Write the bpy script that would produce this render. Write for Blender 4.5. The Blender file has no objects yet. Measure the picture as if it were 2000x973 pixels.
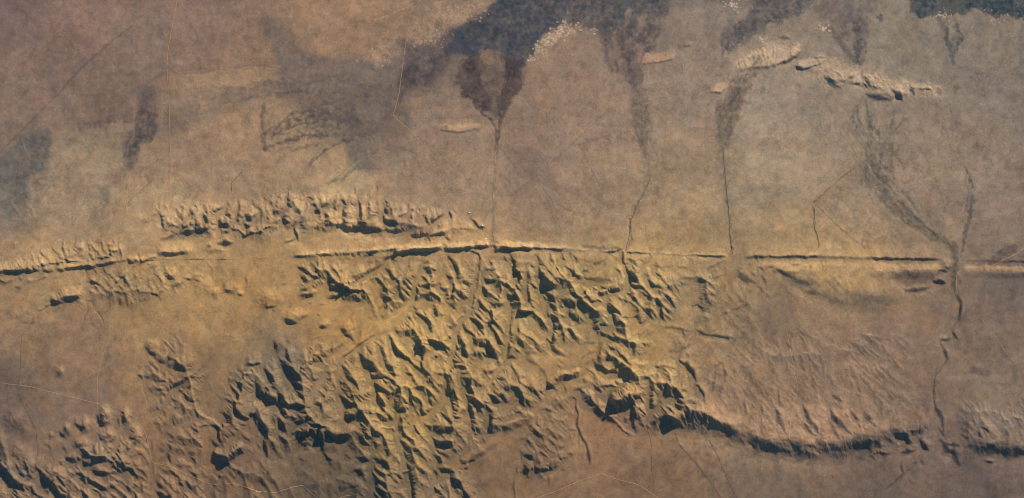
import bpy, math, random
import numpy as np
random.seed(7)
# ----------------------------------------------------------------- units
# the plan is drawn in "px": 2000 x 973 of them cover the view; 20 px are one scene unit
U = 0.05
W, H = 2000.0, 973.0
SUN_AZ = 33.0      # degrees east of north (north is +Y)
SUN_EL = 28.0
col = bpy.context.scene.collection
sc = bpy.context.scene

# ----------------------------------------------------------------- camera
cam_d = bpy.data.cameras.new("camera")
cam = bpy.data.objects.new("camera", cam_d)
col.objects.link(cam)
cam.location = (0, 0, 400)
cam_d.sensor_width = 36.0
cam_d.lens = 36.0 * 400.0 / (W * U)
cam_d.clip_start = 1.0
cam_d.clip_end = 5000.0
sc.camera = cam

# ----------------------------------------------------------------- world and sun
world = bpy.data.worlds.new("World")
sc.world = world
world.use_nodes = True
nt = world.node_tree
sky = nt.nodes.new("ShaderNodeTexSky")
sky.sky_type = 'NISHITA'
sky.sun_disc = False
sky.sun_elevation = math.radians(SUN_EL)
sky.sun_rotation = math.radians(SUN_AZ)
sky.air_density = 2.0
sky.dust_density = 0.3
sky.ozone_density = 8.0
bg = nt.nodes["Background"]
bg.inputs[1].default_value = 0.05
nt.links.new(sky.outputs[0], bg.inputs[0])

sun_d = bpy.data.lights.new("sun", 'SUN')
sun_d.energy = 4.6
sun_d.angle = math.radians(0.5)
sun_d.color = (1.0, 0.93, 0.82)
sun = bpy.data.objects.new("sun", sun_d)
col.objects.link(sun)
sun.rotation_euler = (math.radians(90 - SUN_EL), 0, math.radians(180 - SUN_AZ))
sun.location = (60, 90, 120)

sc.view_settings.view_transform = 'Standard'
sc.view_settings.look = 'None'
sc.view_settings.gamma = 1.0
sc.view_settings.exposure = 0.45
sc.view_settings.use_curve_mapping = False

sc.cycles.diffuse_bounces = 1
sc.cycles.filter_width = 1.0
# ----------------------------------------------------------------- grid
STEP = 1.25
xa = np.arange(-130, 2130 + STEP, STEP)
ya = np.arange(-130, 1103 + STEP, STEP)
gro = np.cumsum(4.0 * 1.2 ** np.arange(32))
gx = np.concatenate([xa[0] - gro[::-1], xa, xa[-1] + gro])
gy = np.concatenate([ya[0] - gro[::-1], ya, ya[-1] + gro])
X, Y = np.meshgrid(gx, gy)
X = X.astype(np.float32); Y = Y.astype(np.float32)
NY, NX = X.shape

def _hash(ix, iy, seed):
    h = (ix.astype(np.int64) * 374761393 + iy.astype(np.int64) * 668265263 + seed * 1442695041) & 0xFFFFFFFF
    h = ((h ^ (h >> 13)) * 1274126177) & 0xFFFFFFFF
    return (h ^ (h >> 16)) & 0xFFFF

_ang = np.linspace(0, 2 * np.pi, 256, endpoint=False)
_GX = np.cos(_ang).astype(np.float32); _GY = np.sin(_ang).astype(np.float32)
def noise(x, y, seed=0):
    ix = np.floor(x); iy = np.floor(y)
    fx = (x - ix).astype(np.float32); fy = (y - iy).astype(np.float32)
    ix = ix.astype(np.int64); iy = iy.astype(np.int64)
    u = fx * fx * fx * (fx * (fx * 6 - 15) + 10); v = fy * fy * fy * (fy * (fy * 6 - 15) + 10)
    def g(dx, dy):
        h = _hash(ix + dx, iy + dy, seed) & 255
        return _GX[h] * (fx - dx) + _GY[h] * (fy - dy)
    a = g(0, 0); b = g(1, 0); c = g(0, 1); d = g(1, 1)
    r = a + (b - a) * u
    s = c + (d - c) * u
    return (r + (s - r) * v) * 1.5
def fbm(x, y, octv=4, seed=0, gain=0.5):
    t = 0; a = 1.0
    for k in range(octv):
        t = t + a * noise(x, y, seed + 17 * k); a *= gain; x = x * 2.03 + 11.7; y = y * 2.03 - 5.3
    return t
def sstep(a, b, x):
    t = np.clip((x - a) / (b - a), 0, 1); return t * t * (3 - 2 * t)

def window(x0, y0, x1, y1):
    i0 = np.searchsorted(gx, x0); i1 = np.searchsorted(gx, x1)
    j0 = np.searchsorted(gy, y0); j1 = np.searchsorted(gy, y1)
    return slice(j0, j1), slice(i0, i1)

# ----------------------------------------------------------------- shared warp: keeps every outline ragged
w1 = fbm(X / 14, Y / 14, 3, 3); w2 = fbm(X / 14, Y / 14, 3, 9)
WX = X + 1.6 * w1; WY = Y + 1.6 * w2
w3 = fbm(X / 45, Y / 45, 4, 23, .6); w4 = fbm(X / 45, Y / 45, 4, 29, .6)
PX = X + 7 * w3 + 3.5 * w1; PY = Y + 7 * w4 + 3.5 * w2             # stronger, for the soil and plant cover patches

AW = np.array([-math.sin(math.radians(SUN_AZ)), math.cos(math.radians(SUN_AZ))])  # away from the sun, y down

def extend(p):
    p = [tuple(q) for q in p]
    out = list(p)
    for end, nb in ((0, 1), (-1, -2)):
        x, y = p[end]
        if x < 8 or x > W - 8 or y > H - 6:
            dx = x - p[nb][0]; dy = y - p[nb][1]; n = math.hypot(dx, dy) + 1e-6
            q = (x + dx / n * 90, y + dy / n * 90)
            if end == 0: out.insert(0, q)
            else: out.append(q)
    return out

def polyd(pts, pad, GXA=None, GYA=None):
    """distance, signed distance and arc length to a polyline, in its own window"""
    P = np.array(pts, float)
    sl = window(P[:, 0].min() - pad, P[:, 1].min() - pad, P[:, 0].max() + pad, P[:, 1].max() + pad)
    x = (WX if GXA is None else GXA)[sl]; y = (WY if GYA is None else GYA)[sl]
    best = np.full(x.shape, 1e9, np.float32); sd = np.zeros_like(best); arc = np.zeros_like(best)
    L = 0; ca = np.zeros_like(best)
    tot = sum(math.hypot(*(P[i + 1] - P[i])) for i in range(len(P) - 1)) + 1e-6
    for i in range(len(P) - 1):
        a = P[i]; d = P[i + 1] - a; l = math.hypot(*d)
        if l < 1e-3: continue
        t = ((x - a[0]) * d[0] + (y - a[1]) * d[1]) / l / l
        tc = np.clip(t, 0, 1)
        qx = x - a[0] - tc * d[0]; qy = y - a[1] - tc * d[1]
        dd = np.hypot(qx, qy)
        n = np.array([-d[1], d[0]]) / l
        c = n @ AW
        if c < 0: n = -n; c = -c
        s = qx * n[0] + qy * n[1]
        m = dd < best
        best[m] = dd[m]; sd[m] = (np.sign(s) * dd)[m]; arc[m] = (L + tc * l)[m]; ca[m] = c
        L += l
    return sl, best, sd, arc, tot, ca

Z = np.zeros((NY, NX), np.float32)           # height in px

GS = np.zeros((NY, NX), np.float32)          # fall of the ground away from the sun, drawn first, solved for height below
def D(pts, w, s, sign=-1):
    """a slope that turns away from the sun (sign -1) or towards it (+1)"""
    w = max(w * .92, 1.25)
    pts = extend(pts)
    sl, d, sd, arc, tot, ca = polyd(pts, 4.2 * w + 4)
    if d.size == 0: return
    tl = min(tot * 0.5, 3.2 * w + 3)
    e = np.clip(np.minimum(arc, tot - arc) / tl, 0, 1)
    if pts[0][1] < 482 and pts[0][0] < 960: s = s * 1.55; w = w * 1.12
    ww = w * (0.35 + 0.75 * e) * (1 + .6 * w1[sl] + .35 * w2[sl]).clip(.4, 1.8)
    u = d / ww
    f = (np.minimum(s, 1.7) * 0.5 * (0.7 + 0.3 * e)) * (1 - sstep(.3, 1.6, u))
    if sign < 0:
        fl = 0.2 * s * e * sstep(1.2, 2.0, u) * (1 - sstep(2.3, 4.0, u))
        g = GS[sl]; g = np.where(g < -.08, g, np.maximum(g, fl))
        GS[sl] = np.minimum(g, np.where(f > .02, -f, 9))
    else: GS[sl] = np.where(GS[sl] < -.15, GS[sl], np.maximum(GS[sl], f))
def B(pts, w, s): D(pts, w, s / 1.6, +1)
def solve():
    i0 = np.searchsorted(gx, xa[0] - .1); j0 = np.searchsorted(gy, ya[0] - .1)
    ny, nx = len(ya), len(xa)
    p = GS[j0:j0 + ny, i0:i0 + nx].astype(np.float64)
    P2 = np.zeros((ny * 3 // 2, nx * 3 // 2)); P2[:ny, :nx] = p
    ky = 2 * np.pi * np.fft.fftfreq(P2.shape[0], STEP)[:, None]; kx = 2 * np.pi * np.fft.rfftfreq(P2.shape[1], STEP)[None, :]
    # derivative towards the sun of the height is -fall ; AW points away from it
    ks = -(kx * AW[0] + ky * AW[1])
    k2 = kx ** 2 + ky ** 2
    lo = (2 * np.pi / 230.0) ** 2
    hh = np.fft.rfft2(-P2) * (-1j * ks) / (ks ** 2 + 0.035 * k2 + lo)
    hh *= np.exp(-k2 * 0.25)
    h = np.fft.irfft2(hh, s=P2.shape)[:ny, :nx]
    ex = sstep(0, 60, np.minimum(np.arange(nx), nx - 1 - np.arange(nx)) * STEP); ey = sstep(0, 60, np.minimum(np.arange(ny), ny - 1 - np.arange(ny)) * STEP)
    Z[j0:j0 + ny, i0:i0 + nx] += (h * ex[None, :] * ey[:, None]).astype(np.float32)


def C(pts, w, s, L1):
    """cuesta: long sunny dip slope L1 up to a crest line, steep scarp of width w beyond it"""
    pts = extend(pts)
    sl, d, sd, arc, tot, ca = polyd(pts, max(3.2 * L1, 2.2 * w) + 4)
    if d.size == 0: return
    e = np.minimum(arc, tot - arc)
    tp = sstep(-0.2, 1, e / min(tot * 0.25, L1, 2.5 * w + 4)) * (1 + .3 * w3[sl])
    Hh = s * w * 0.8
    up = np.clip(1 + sd / (1.3 * L1), 0, 1) ** 1.2
    dn = 1 - sstep(0, 1.5 * w, np.maximum(sd, 0))
    # round ends
    Z[sl] += Hh * tp * up * dn * np.exp(-(np.where((arc <= 0) | (arc >= tot), d, 0) / (1.2 * w + 3)) ** 2)

def V(pts, w, s):
    sl, d, sd, arc, tot, ca = polyd(extend(pts), 4 * w + 4)
    Z[sl] -= s * w * np.exp(-(d / w) ** 2 / 2)

def poly_sd(pts, pad, gxa, gya):
    """signed distance to a polygon, positive inside"""
    P = np.array(pts, float)
    sl = window(P[:, 0].min() - pad, P[:, 1].min() - pad, P[:, 0].max() + pad, P[:, 1].max() + pad)
    x = gxa[sl]; y = gya[sl]
    best = np.full(x.shape, 1e9, np.float32); ins = np.zeros(x.shape, bool)
    n = len(P)
    for i in range(n):
        a = P[i]; b = P[(i + 1) % n]; d = b - a; l2 = d @ d + 1e-9
        t = np.clip(((x - a[0]) * d[0] + (y - a[1]) * d[1]) / l2, 0, 1)
        best = np.minimum(best, np.hypot(x - a[0] - t * d[0], y - a[1] - t * d[1]))
        if a[1] != b[1]:
            c = ((a[1] > y) != (b[1] > y)) & (x < (b[0] - a[0]) * (y - a[1]) / (b[1] - a[1]) + a[0])
            ins ^= c
    return sl, np.where(ins, best, -best)

# ----------------------------------------------------------------- relief drawn from the picture, sheet by sheet
# each sheet: origin x, origin y, scale; each record: kind width strength (dip length for C) then points
SHEETS = {
(0, 450, 4.864): """
C 26 1.1 70 0 378 60 372 170 374 270 362 330 367 380 378
C 14 1 40 400 378 460 388 520 373
C 24 1.0 65 545 382 620 352 720 337 840 322 880 337 960 312 1080 292 1110 287
D 20 1.1 165 450 205 480; D 18 1 150 545 200 545; D 18 .9 15 480 40 490
C 22 .5 50 240 478 330 472 400 442 470 415
C 36 1 65 480 672 560 652 620 627 700 612 800 593
C 14 .8 35 340 765 400 747 480 682
D 14 1 290 895 330 860; D 12 .8 330 800 305 880; D 20 .6 130 830 200 820; D 10 .8 225 880 265 885
D 26 1.2 840 500 910 500; D 12 1.1 985 350 1000 430; D 10 1 892 370 915 420; D 14 .8 880 550 940 550
V 6 .8 815 380 820 480 840 570 810 640
D 12 1.1 745 247 825 257; D 15 1 840 245 890 247; D 10 .6 980 147 1085 142; D 12 .6 1005 247 1060 247
D 16 1.1 370 315 432 327; D 12 1.1 530 265 547 345; D 7 .9 628 225 635 285; D 7 .9 755 155 758 230
D 8 1 828 140 852 215; D 8 1 935 95 940 170; D 8 1 970 100 972 145; D 8 .9 1118 135 1145 200 1152 275
D 6 .6 150 275 155 300; D 6 .6 255 285 262 325; D 6 .8 465 265 470 310; D 6 .7 700 130 703 200; D 7 .7 790 150 800 190
D 7 .8 880 150 885 180; D 8 .8 590 320 610 335
V 5 .9 1165 0 1165 35 1195 30 1120 110 1120 140
D 14 .6 1000 450 1080 385; D 12 .8 1040 575 1110 500 1216 400; D 10 .8 1120 600 1216 510
D 12 .9 810 635 825 665 890 660; V 5 .9 820 660 835 740 800 840 770 940; V 5 1 870 690 920 770 960 830 985 890
V 4 .7 790 650 730 720; V 4 .6 820 690 780 760; D 20 .45 1060 690 1216 680; D 14 .3 980 770 1040 765
C 30 .4 50 0 470 80 475 140 445; D 16 .4 500 460 600 440
""",
(250, 380, 4.864): """
C 32 .95 85 262 545 330 538 410 548 470 538 540 528 620 512
C 24 1 40 0 632 60 622 105 607; C 24 .9 30 110 632 200 602 275 580
D 6 .5 560 615 680 612 720 617 780 560 800 530
D 22 1.2 875 260 890 315; D 20 1 930 265 942 315; D 22 1.2 705 190 740 225 765 250; D 12 1 720 250 755 272
D 14 1 585 255 602 295; D 16 1.1 540 343 578 350; D 16 1.1 678 255 682 315; D 12 1 930 188 965 205
D 16 1.1 1030 190 1078 202; D 14 1 1005 243 1052 256; D 13 1 998 285 1007 330; D 28 1 1095 210 1160 222 1216 195
D 22 1 1080 302 1165 292; D 12 1.1 1160 297 1216 300; D 10 1 888 350 950 360; D 9 .9 838 305 880 360 892 405
D 28 .9 865 470 920 475 985 462; D 14 .9 735 493 805 497; D 14 .7 520 248 560 220 630 155; D 12 .6 480 297 560 255
D 7 1 480 195 488 245; D 8 .9 428 205 452 250; D 7 .8 398 200 415 235; D 12 .6 380 268 425 292
D 10 .8 310 180 320 250 330 310 352 345; D 10 .7 350 347 440 360; D 16 .6 305 440 380 412 480 372
D 24 .6 480 385 560 372 640 362 770 320; D 20 .6 815 165 905 132; D 7 .9 803 105 810 165; D 10 1 262 505 282 515
D 10 1 105 565 105 610; D 26 .22 120 285 250 225; D 10 .6 565 640 522 690 510 760; D 14 .9 370 762 465 777
D 12 1.1 512 788 560 805 620 812 690 832; D 8 .6 640 790 685 768; D 14 .7 220 692 290 672; D 10 .7 290 775 345 752
D 8 .7 305 885 380 832; D 6 .8 140 695 162 755; D 6 .8 60 745 65 795; D 9 .8 0 752 60 692 105 660; D 9 .8 0 835 50 792
D 8 .8 20 875 62 850; D 8 .8 100 792 145 792; D 8 .5 740 640 790 700 800 830 735 905; D 20 .5 900 850 915 890
D 18 .6 895 935 995 910; D 12 .9 1122 785 1132 840; D 6 .7 880 525 880 575; D 6 .5 860 610 935 616
D 12 .7 340 660 350 760; D 12 .7 240 680 240 750; D 10 .8 330 745 360 752; D 12 .6 380 800 420 800; D 8 .8 600 190 610 240
D 8 .8 640 230 650 270; D 8 .7 560 200 580 240; D 7 .8 750 150 756 180; D 9 .8 780 250 800 300; D 8 .8 960 220 1000 225
D 8 .8 960 250 995 258; D 8 .7 1130 330 1140 390; D 8 .7 1180 320 1185 370; D 7 .8 1140 140 1150 175; D 7 .7 1060 110 1064 160
D 8 .6 170 660 220 665; D 7 .7 180 840 220 790; D 9 .5 130 900 170 850; D 6 .7 350 100 358 150
""",
(500, 360, 4.864): """
D 14 1.1 295 130 322 158; D 18 1.3 300 175 320 230; D 12 .9 475 132 520 128; D 10 1.2 478 165 487 245
D 12 1 152 198 168 225; D 14 1 108 258 120 290; D 18 1.1 88 320 125 325; D 28 .6 170 305 245 240; D 12 .9 245 312 305 305
D 14 1 215 345 280 350 335 372; D 30 .4 320 305 430 260; D 6 .6 400 362 480 350; D 7 .6 395 392 482 386; D 8 .7 405 415 482 422
D 7 .7 430 460 480 463; D 8 .8 235 368 305 422; D 9 1.1 338 385 390 480 396 545; D 9 .9 275 558 330 540 388 518
D 8 .8 0 350 32 330; D 10 .9 0 420 22 420; D 26 1.1 560 250 615 262; D 20 1 625 215 685 225; D 18 1.2 645 292 705 312
D 16 1.2 632 340 692 362; D 12 1 695 255 715 260; D 12 1.1 750 205 755 255; D 10 1.1 835 145 835 205; D 24 1.4 822 225 842 305
D 14 1.1 822 345 852 350; D 12 1.2 765 388 820 402 865 395; D 10 1 775 345 785 372; D 6 .9 905 165 905 225; D 8 1 945 155 945 230
D 15 1.4 980 160 985 250 1008 325; D 11 1.2 1063 160 1072 212; D 12 1.1 963 315 977 358; D 10 1 1147 200 1168 203
D 10 1 1145 231 1168 234; D 12 1 1125 262 1155 266; D 13 1.2 1105 295 1148 302; D 8 .9 1083 325 1112 330; D 12 1.1 1205 265 1210 345
D 20 .5 1050 252 1105 230; D 26 .95 810 425 900 427 1000 422 1090 440 1216 442; D 30 .4 560 420 700 452; D 16 .6 1115 478 1205 487
D 14 .7 995 382 1045 370; D 8 .9 730 145 730 205
C 10 1.1 28 365 682 460 667 570 660 695 651; C 12 1.1 28 1050 642 1110 627 1170 616
D 14 1.2 912 655 932 695; D 12 1.2 973 645 987 690; D 13 1.2 1065 665 1120 673; D 18 .6 1005 692 1060 680
D 9 .7 775 757 840 722 885 700; D 9 .9 698 678 720 700 742 718; D 6 .8 760 645 772 690; D 6 .8 800 648 812 692
D 6 .8 830 648 842 690; D 7 .8 658 678 668 740; D 14 .5 620 690 582 740 572 800 620 835; D 10 1 898 720 922 752
D 16 .8 655 832 720 820 845 826; D 10 .8 1035 742 1105 747; D 18 .9 1155 740 1195 785
D 10 .5 500 750 530 790; D 20 .5 95 360 190 380; D 7 .8 90 380 92 440; D 7 .7 195 400 200 470; D 7 .6 235 400 238 460
D 6 .8 355 110 360 150; D 6 .9 385 90 388 150; D 6 .8 420 120 430 160; D 6 .8 450 130 455 170; D 6 .8 240 150 246 200
D 6 .8 555 180 556 210; D 6 .6 605 140 607 180; D 8 .9 905 300 910 345; D 8 .8 860 180 865 230; D 8 .8 30 300 60 290
D 10 .5 940 20 935 100; D 8 .5 1155 10 1152 80; D 8 .4 795 60 780 90; D 8 .4 990 40 985 90
""",
(750, 360, 4.864): """
D 10 1.1 12 155 22 185; D 14 1.3 12 215 28 285; D 28 1 0 345 60 360 125 372; D 16 .9 125 312 190 297 245 262
D 8 .8 248 250 295 238; D 12 1 255 295 262 335; D 10 .8 275 347 325 350; D 34 .7 0 440 100 452 210 442
D 26 1.1 265 480 330 497 405 468; D 16 .9 408 442 440 390 480 340 545 298; D 10 .9 450 265 472 305; D 10 .8 400 318 410 348
D 12 1 388 355 432 362; D 12 1.2 445 492 510 470 560 470 578 502; D 12 .9 585 500 625 532; D 13 1.1 618 265 642 325
D 8 .6 650 228 692 282; D 8 .8 738 328 756 358; D 13 1.2 828 325 870 370 893 403; D 14 1.1 895 410 955 412; D 10 .7 812 408 822 430
C 10 1.1 25 20 617 100 612 168 601
C 30 1.3 45 95 632 190 627 250 610 340 602 440 602 500 592 548 568
C 22 1.15 40 575 612 680 602 780 592 855 578
C 20 1.1 40 868 582 940 577 1000 568
D 18 1.2 1058 545 1102 562
D 11 1.3 795 635 850 645 898 665 908 700 902 780 890 850 885 900 880 960
D 24 1.2 615 685 650 740 680 800 705 885; D 18 .8 755 715 782 755; D 12 .8 700 932 775 942; D 12 1 368 752 475 745
D 24 1.4 365 800 440 812 525 832; D 26 1.1 355 962 430 952 525 962; D 18 1.2 995 738 1045 762; D 20 1.2 985 808 1045 822
D 26 1.3 955 908 1035 922; D 14 .9 1145 680 1156 745; D 7 .9 1200 645 1208 705; D 24 .9 0 722 60 690 125 648
D 12 .9 88 708 112 742; D 8 .9 348 660 372 705; D 10 .7 240 740 200 860; D 16 .9 25 828 85 872; D 18 1 15 900 55 912
D 20 .9 175 880 235 902; D 10 .9 180 935 186 972; D 8 .7 515 390 535 405; D 8 .7 560 540 580 590; D 8 .6 600 540 560 600
D 8 .8 420 500 440 560; D 8 .8 70 200 75 270
""",
(500, 500, 4.864): """
D 22 1.3 398 105 442 142; D 24 1.2 428 185 458 235; D 24 1.3 430 372 520 372 570 350; D 12 .8 405 342 485 300
D 12 .7 565 128 605 152; D 16 .5 840 187 900 167 955 128; D 26 1.2 675 228 725 242; D 26 1.4 675 290 745 303
D 30 1.3 785 258 835 303; D 28 1.1 835 272 920 242 1000 192 1100 152 1185 88; D 24 .6 515 190 645 202; D 20 .8 535 290 605 302
D 20 .9 598 268 642 275; D 14 1.1 685 402 760 402 815 375; D 10 .9 798 403 855 422; D 12 .8 955 437 1015 413
D 14 1 995 323 1045 342; D 8 .7 585 460 675 463; D 8 .7 485 452 535 445; D 10 .9 580 555 615 568; D 14 1.1 595 675 665 682
D 16 1.1 70 485 120 487 195 480; D 14 .8 145 510 175 522; D 10 .8 198 425 235 408; D 16 1.3 288 598 340 635 395 637
D 16 .6 398 612 485 568; D 18 1.3 805 692 855 712; D 16 1.1 828 743 890 762 925 805; D 8 .7 235 270 295 272
D 12 .5 345 30 395 30; D 22 .7 1025 488 1115 532; D 20 .7 1148 388 1185 412; D 10 .8 1165 492 1216 490
D 13 .9 820 970 900 912 960 852 1040 802 1125 752; D 9 .9 510 848 510 975; D 12 .8 600 825 630 900 625 965
D 6 .8 570 855 570 955; D 7 .8 718 828 720 945; D 16 1 265 885 315 955; D 12 1 183 845 192 895; D 8 .8 293 785 300 832
D 8 .6 400 942 455 928; D 7 .7 1060 868 1060 965; D 14 .4 1040 580 1105 602; D 8 .4 905 500 962 448
D 8 .6 500 850 540 790 640 760; D 9 .5 900 560 940 700; D 8 .5 1100 870 1180 700; D 16 .5 985 700 1000 760
""",
(700, 500, 4.864): """
D 20 .9 245 22 305 8; D 14 .8 328 28 352 62; D 8 .7 55 60 105 66; D 22 1.1 245 108 315 162; D 26 1 245 212 330 222 395 188
D 12 1.1 430 210 425 260 413 315; D 10 .7 480 100 438 182; D 12 1 608 70 725 65; D 14 .8 598 202 655 212
D 26 1.2 605 270 680 282 785 270; D 34 1.4 755 305 810 350 852 415; D 22 1.1 835 438 880 470 938 525
D 14 .9 655 340 740 370 805 402; D 16 1.2 555 305 560 345; D 14 1.1 545 372 550 412; D 18 1 615 368 680 440 720 490 750 560 875 580
D 12 .7 748 388 792 452; D 10 .8 613 408 636 505; D 22 1 515 478 560 545 620 590 685 632; D 10 1 588 608 655 662
D 12 1.2 635 703 745 737; D 10 1 528 568 562 612; D 16 1 535 668 595 692; D 14 .7 465 640 495 662
D 14 .9 460 685 470 750 510 800 558 822; D 12 1 498 828 552 882; D 12 1.2 465 878 532 917; D 12 .7 343 678 380 770 432 802
D 22 1.1 283 772 330 850 390 930 455 975; D 14 .9 203 848 242 882; D 8 .9 213 898 242 972; D 9 .8 293 878 310 930 342 972
D 26 .8 555 880 620 892 685 912; D 30 1.2 635 768 700 810 770 842 865 882; D 10 .6 700 548 742 642; D 8 .7 740 598 746 672
D 20 .6 55 498 142 532; D 20 .4 168 398 212 412; D 16 .8 245 432 310 402 375 358; D 10 .8 388 338 412 372
D 12 .6 195 502 270 482 315 458; D 12 .5 345 512 432 480; D 8 .6 328 617 442 545; D 18 .7 1008 28 1016 75
D 20 1.1 925 195 962 222; D 12 .9 945 243 1005 262; D 14 .8 1025 258 1095 272; D 12 1.2 1090 340 1080 460 1068 545
D 22 1 1128 378 1172 472; D 22 1 1178 278 1216 380; D 26 1.2 1065 588 1120 632 1195 682; D 12 .7 1075 682 1185 692
D 14 .9 1075 738 1195 762; D 32 1.3 1085 798 1160 840 1216 872; D 9 1 988 638 1020 700 1042 745
D 22 1.2 928 718 940 750 980 830 1022 922; D 14 1 1108 898 1162 970; D 16 .6 895 602 965 612; D 10 .9 965 592 1055 528
D 8 .8 865 892 935 858; D 9 1.3 1130 260 1130 325; D 10 .6 110 420 90 370; D 8 .5 190 190 200 260; D 8 .5 110 230 20 290
D 20 .9 1195 225 1216 240; D 10 .5 600 960 720 925; D 7 .7 735 920 745 950
""",
(900, 480, 4.864): """
C 24 1.2 40 318 32 400 10 540 10 700 16; C 12 1 35 700 12 760 14 830 20 940 24 1010 15
D 18 1.3 255 148 325 182; D 20 1.3 255 223 335 238; D 24 1.2 220 318 315 332; D 7 .8 410 95 416 135; D 16 1.1 402 148 445 168
D 6 .9 475 85 486 145; D 5 .8 525 88 525 132; D 5 .8 565 88 565 132; D 18 .7 435 217 540 190 620 170 675 152
D 14 1.1 495 233 605 258; D 16 .7 395 320 500 330 595 347; D 20 1.2 405 378 480 390 575 418; D 24 .7 385 492 460 490 535 458
D 26 .8 265 570 350 577 455 543; D 16 1 470 555 492 605; D 12 1.1 640 245 646 280; D 16 1.2 600 333 645 347
D 24 1.4 598 385 630 460 650 540 685 615; D 20 1.2 712 85 745 150 805 205; D 14 1.2 745 265 825 262
D 42 1.5 745 315 790 350 845 405; D 26 1.2 865 355 905 405; D 26 1.3 810 452 880 500 950 540 1045 582
D 14 1.1 900 588 960 602 1055 592; D 30 1.2 935 648 1010 690 1115 712; D 20 .9 1005 798 1085 842; D 14 1 1028 738 1065 762
D 12 1.1 850 65 855 130 905 175; D 11 1.1 955 55 965 120 987 185; D 8 .9 1035 55 1052 115; D 12 .9 1068 88 1115 165
D 16 .5 915 265 995 270; D 26 .9 1045 238 1125 293; D 22 .5 1105 300 1216 322; D 10 1 765 465 782 545; D 12 1.1 758 572 808 655
D 14 1.1 848 548 880 620 903 665; D 12 1 870 685 882 765; D 9 1.1 856 815 850 885; D 18 1.2 832 898 885 965
D 12 .9 545 685 556 780 545 845; D 14 .9 436 775 430 830 452 905; D 16 1.1 542 898 605 955; D 8 .7 578 548 625 582
D 20 1 198 408 235 485; D 20 .7 0 400 45 432; D 8 .6 610 728 622 805; D 10 .6 690 640 742 702; D 14 .7 0 330 60 345
D 14 .6 300 700 380 640; D 10 .5 300 830 360 790; D 9 .6 1130 470 1160 530; D 9 .5 690 810 730 870; D 9 .6 740 640 735 710
D 9 .5 930 880 1000 780; D 9 .6 960 830 1080 900; D 10 .8 1170 920 1216 910; D 10 .5 450 900 460 960
""",
(500, 780, 5.04): """
D 26 1.2 75 8 150 32 210 62 285 40; D 38 1.6 322 72 400 58 500 72; D 30 1.4 235 88 305 135; D 14 1.2 395 130 505 132
D 12 1 278 180 325 182; D 12 1.1 395 158 455 182; D 24 1.3 375 252 440 232 515 198; D 12 1.2 325 352 425 323
D 12 1.2 208 155 250 250 272 325; D 34 1.4 42 205 90 270 135 355; D 32 1.3 375 402 460 362 545 308; D 16 1.3 58 385 90 470 112 575
D 10 1.1 8 435 42 515; D 24 1.4 425 438 480 482 515 490; D 10 1.1 498 378 555 402; D 12 .8 425 588 465 602; D 18 1.2 82 692 155 755
D 10 1 88 618 112 642
C 60 .9 60 540 240 600 300 650 320 710 292 760 325 860 332 960 287
D 38 .8 715 358 780 392 885 392; D 46 .5 620 350 645 480; D 28 .6 665 500 805 502; D 22 1 865 548 935 592
D 30 1.3 875 168 930 190 985 222; D 22 .9 995 122 1135 88; D 26 1.3 855 5 910 42 938 100; D 10 .9 1098 198 1132 255
D 18 1.4 1005 288 1095 338; D 16 1.1 975 378 1085 387; D 24 .8 1005 428 1135 452; D 28 .8 1105 372 1200 357 1260 330
D 16 1 885 468 965 492; D 10 .7 915 418 965 452; D 34 1.1 975 578 1050 602 1125 602; D 14 1.1 1175 608 1260 642
D 20 1.1 1148 728 1200 810 1255 832; D 26 .8 925 722 1010 722 1105 688; D 14 1 1178 868 1260 950; D 28 .5 795 932 880 882 1025 838
D 30 .5 145 478 210 560 285 622; D 40 .4 0 790 85 852; D 28 .4 145 798 185 852; D 24 .6 535 82 640 42 725 8; D 14 .5 555 162 645 108
D 10 .9 758 15 765 155; D 8 .8 798 58 832 135; D 12 .6 775 232 862 178; D 14 .5 845 262 935 228; D 16 .5 700 700 740 740
D 12 .5 800 620 840 700; D 12 .4 760 760 820 820; D 14 .4 470 700 500 780; D 8 .8 640 160 660 220; D 12 1 480 420 530 450
""",
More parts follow.
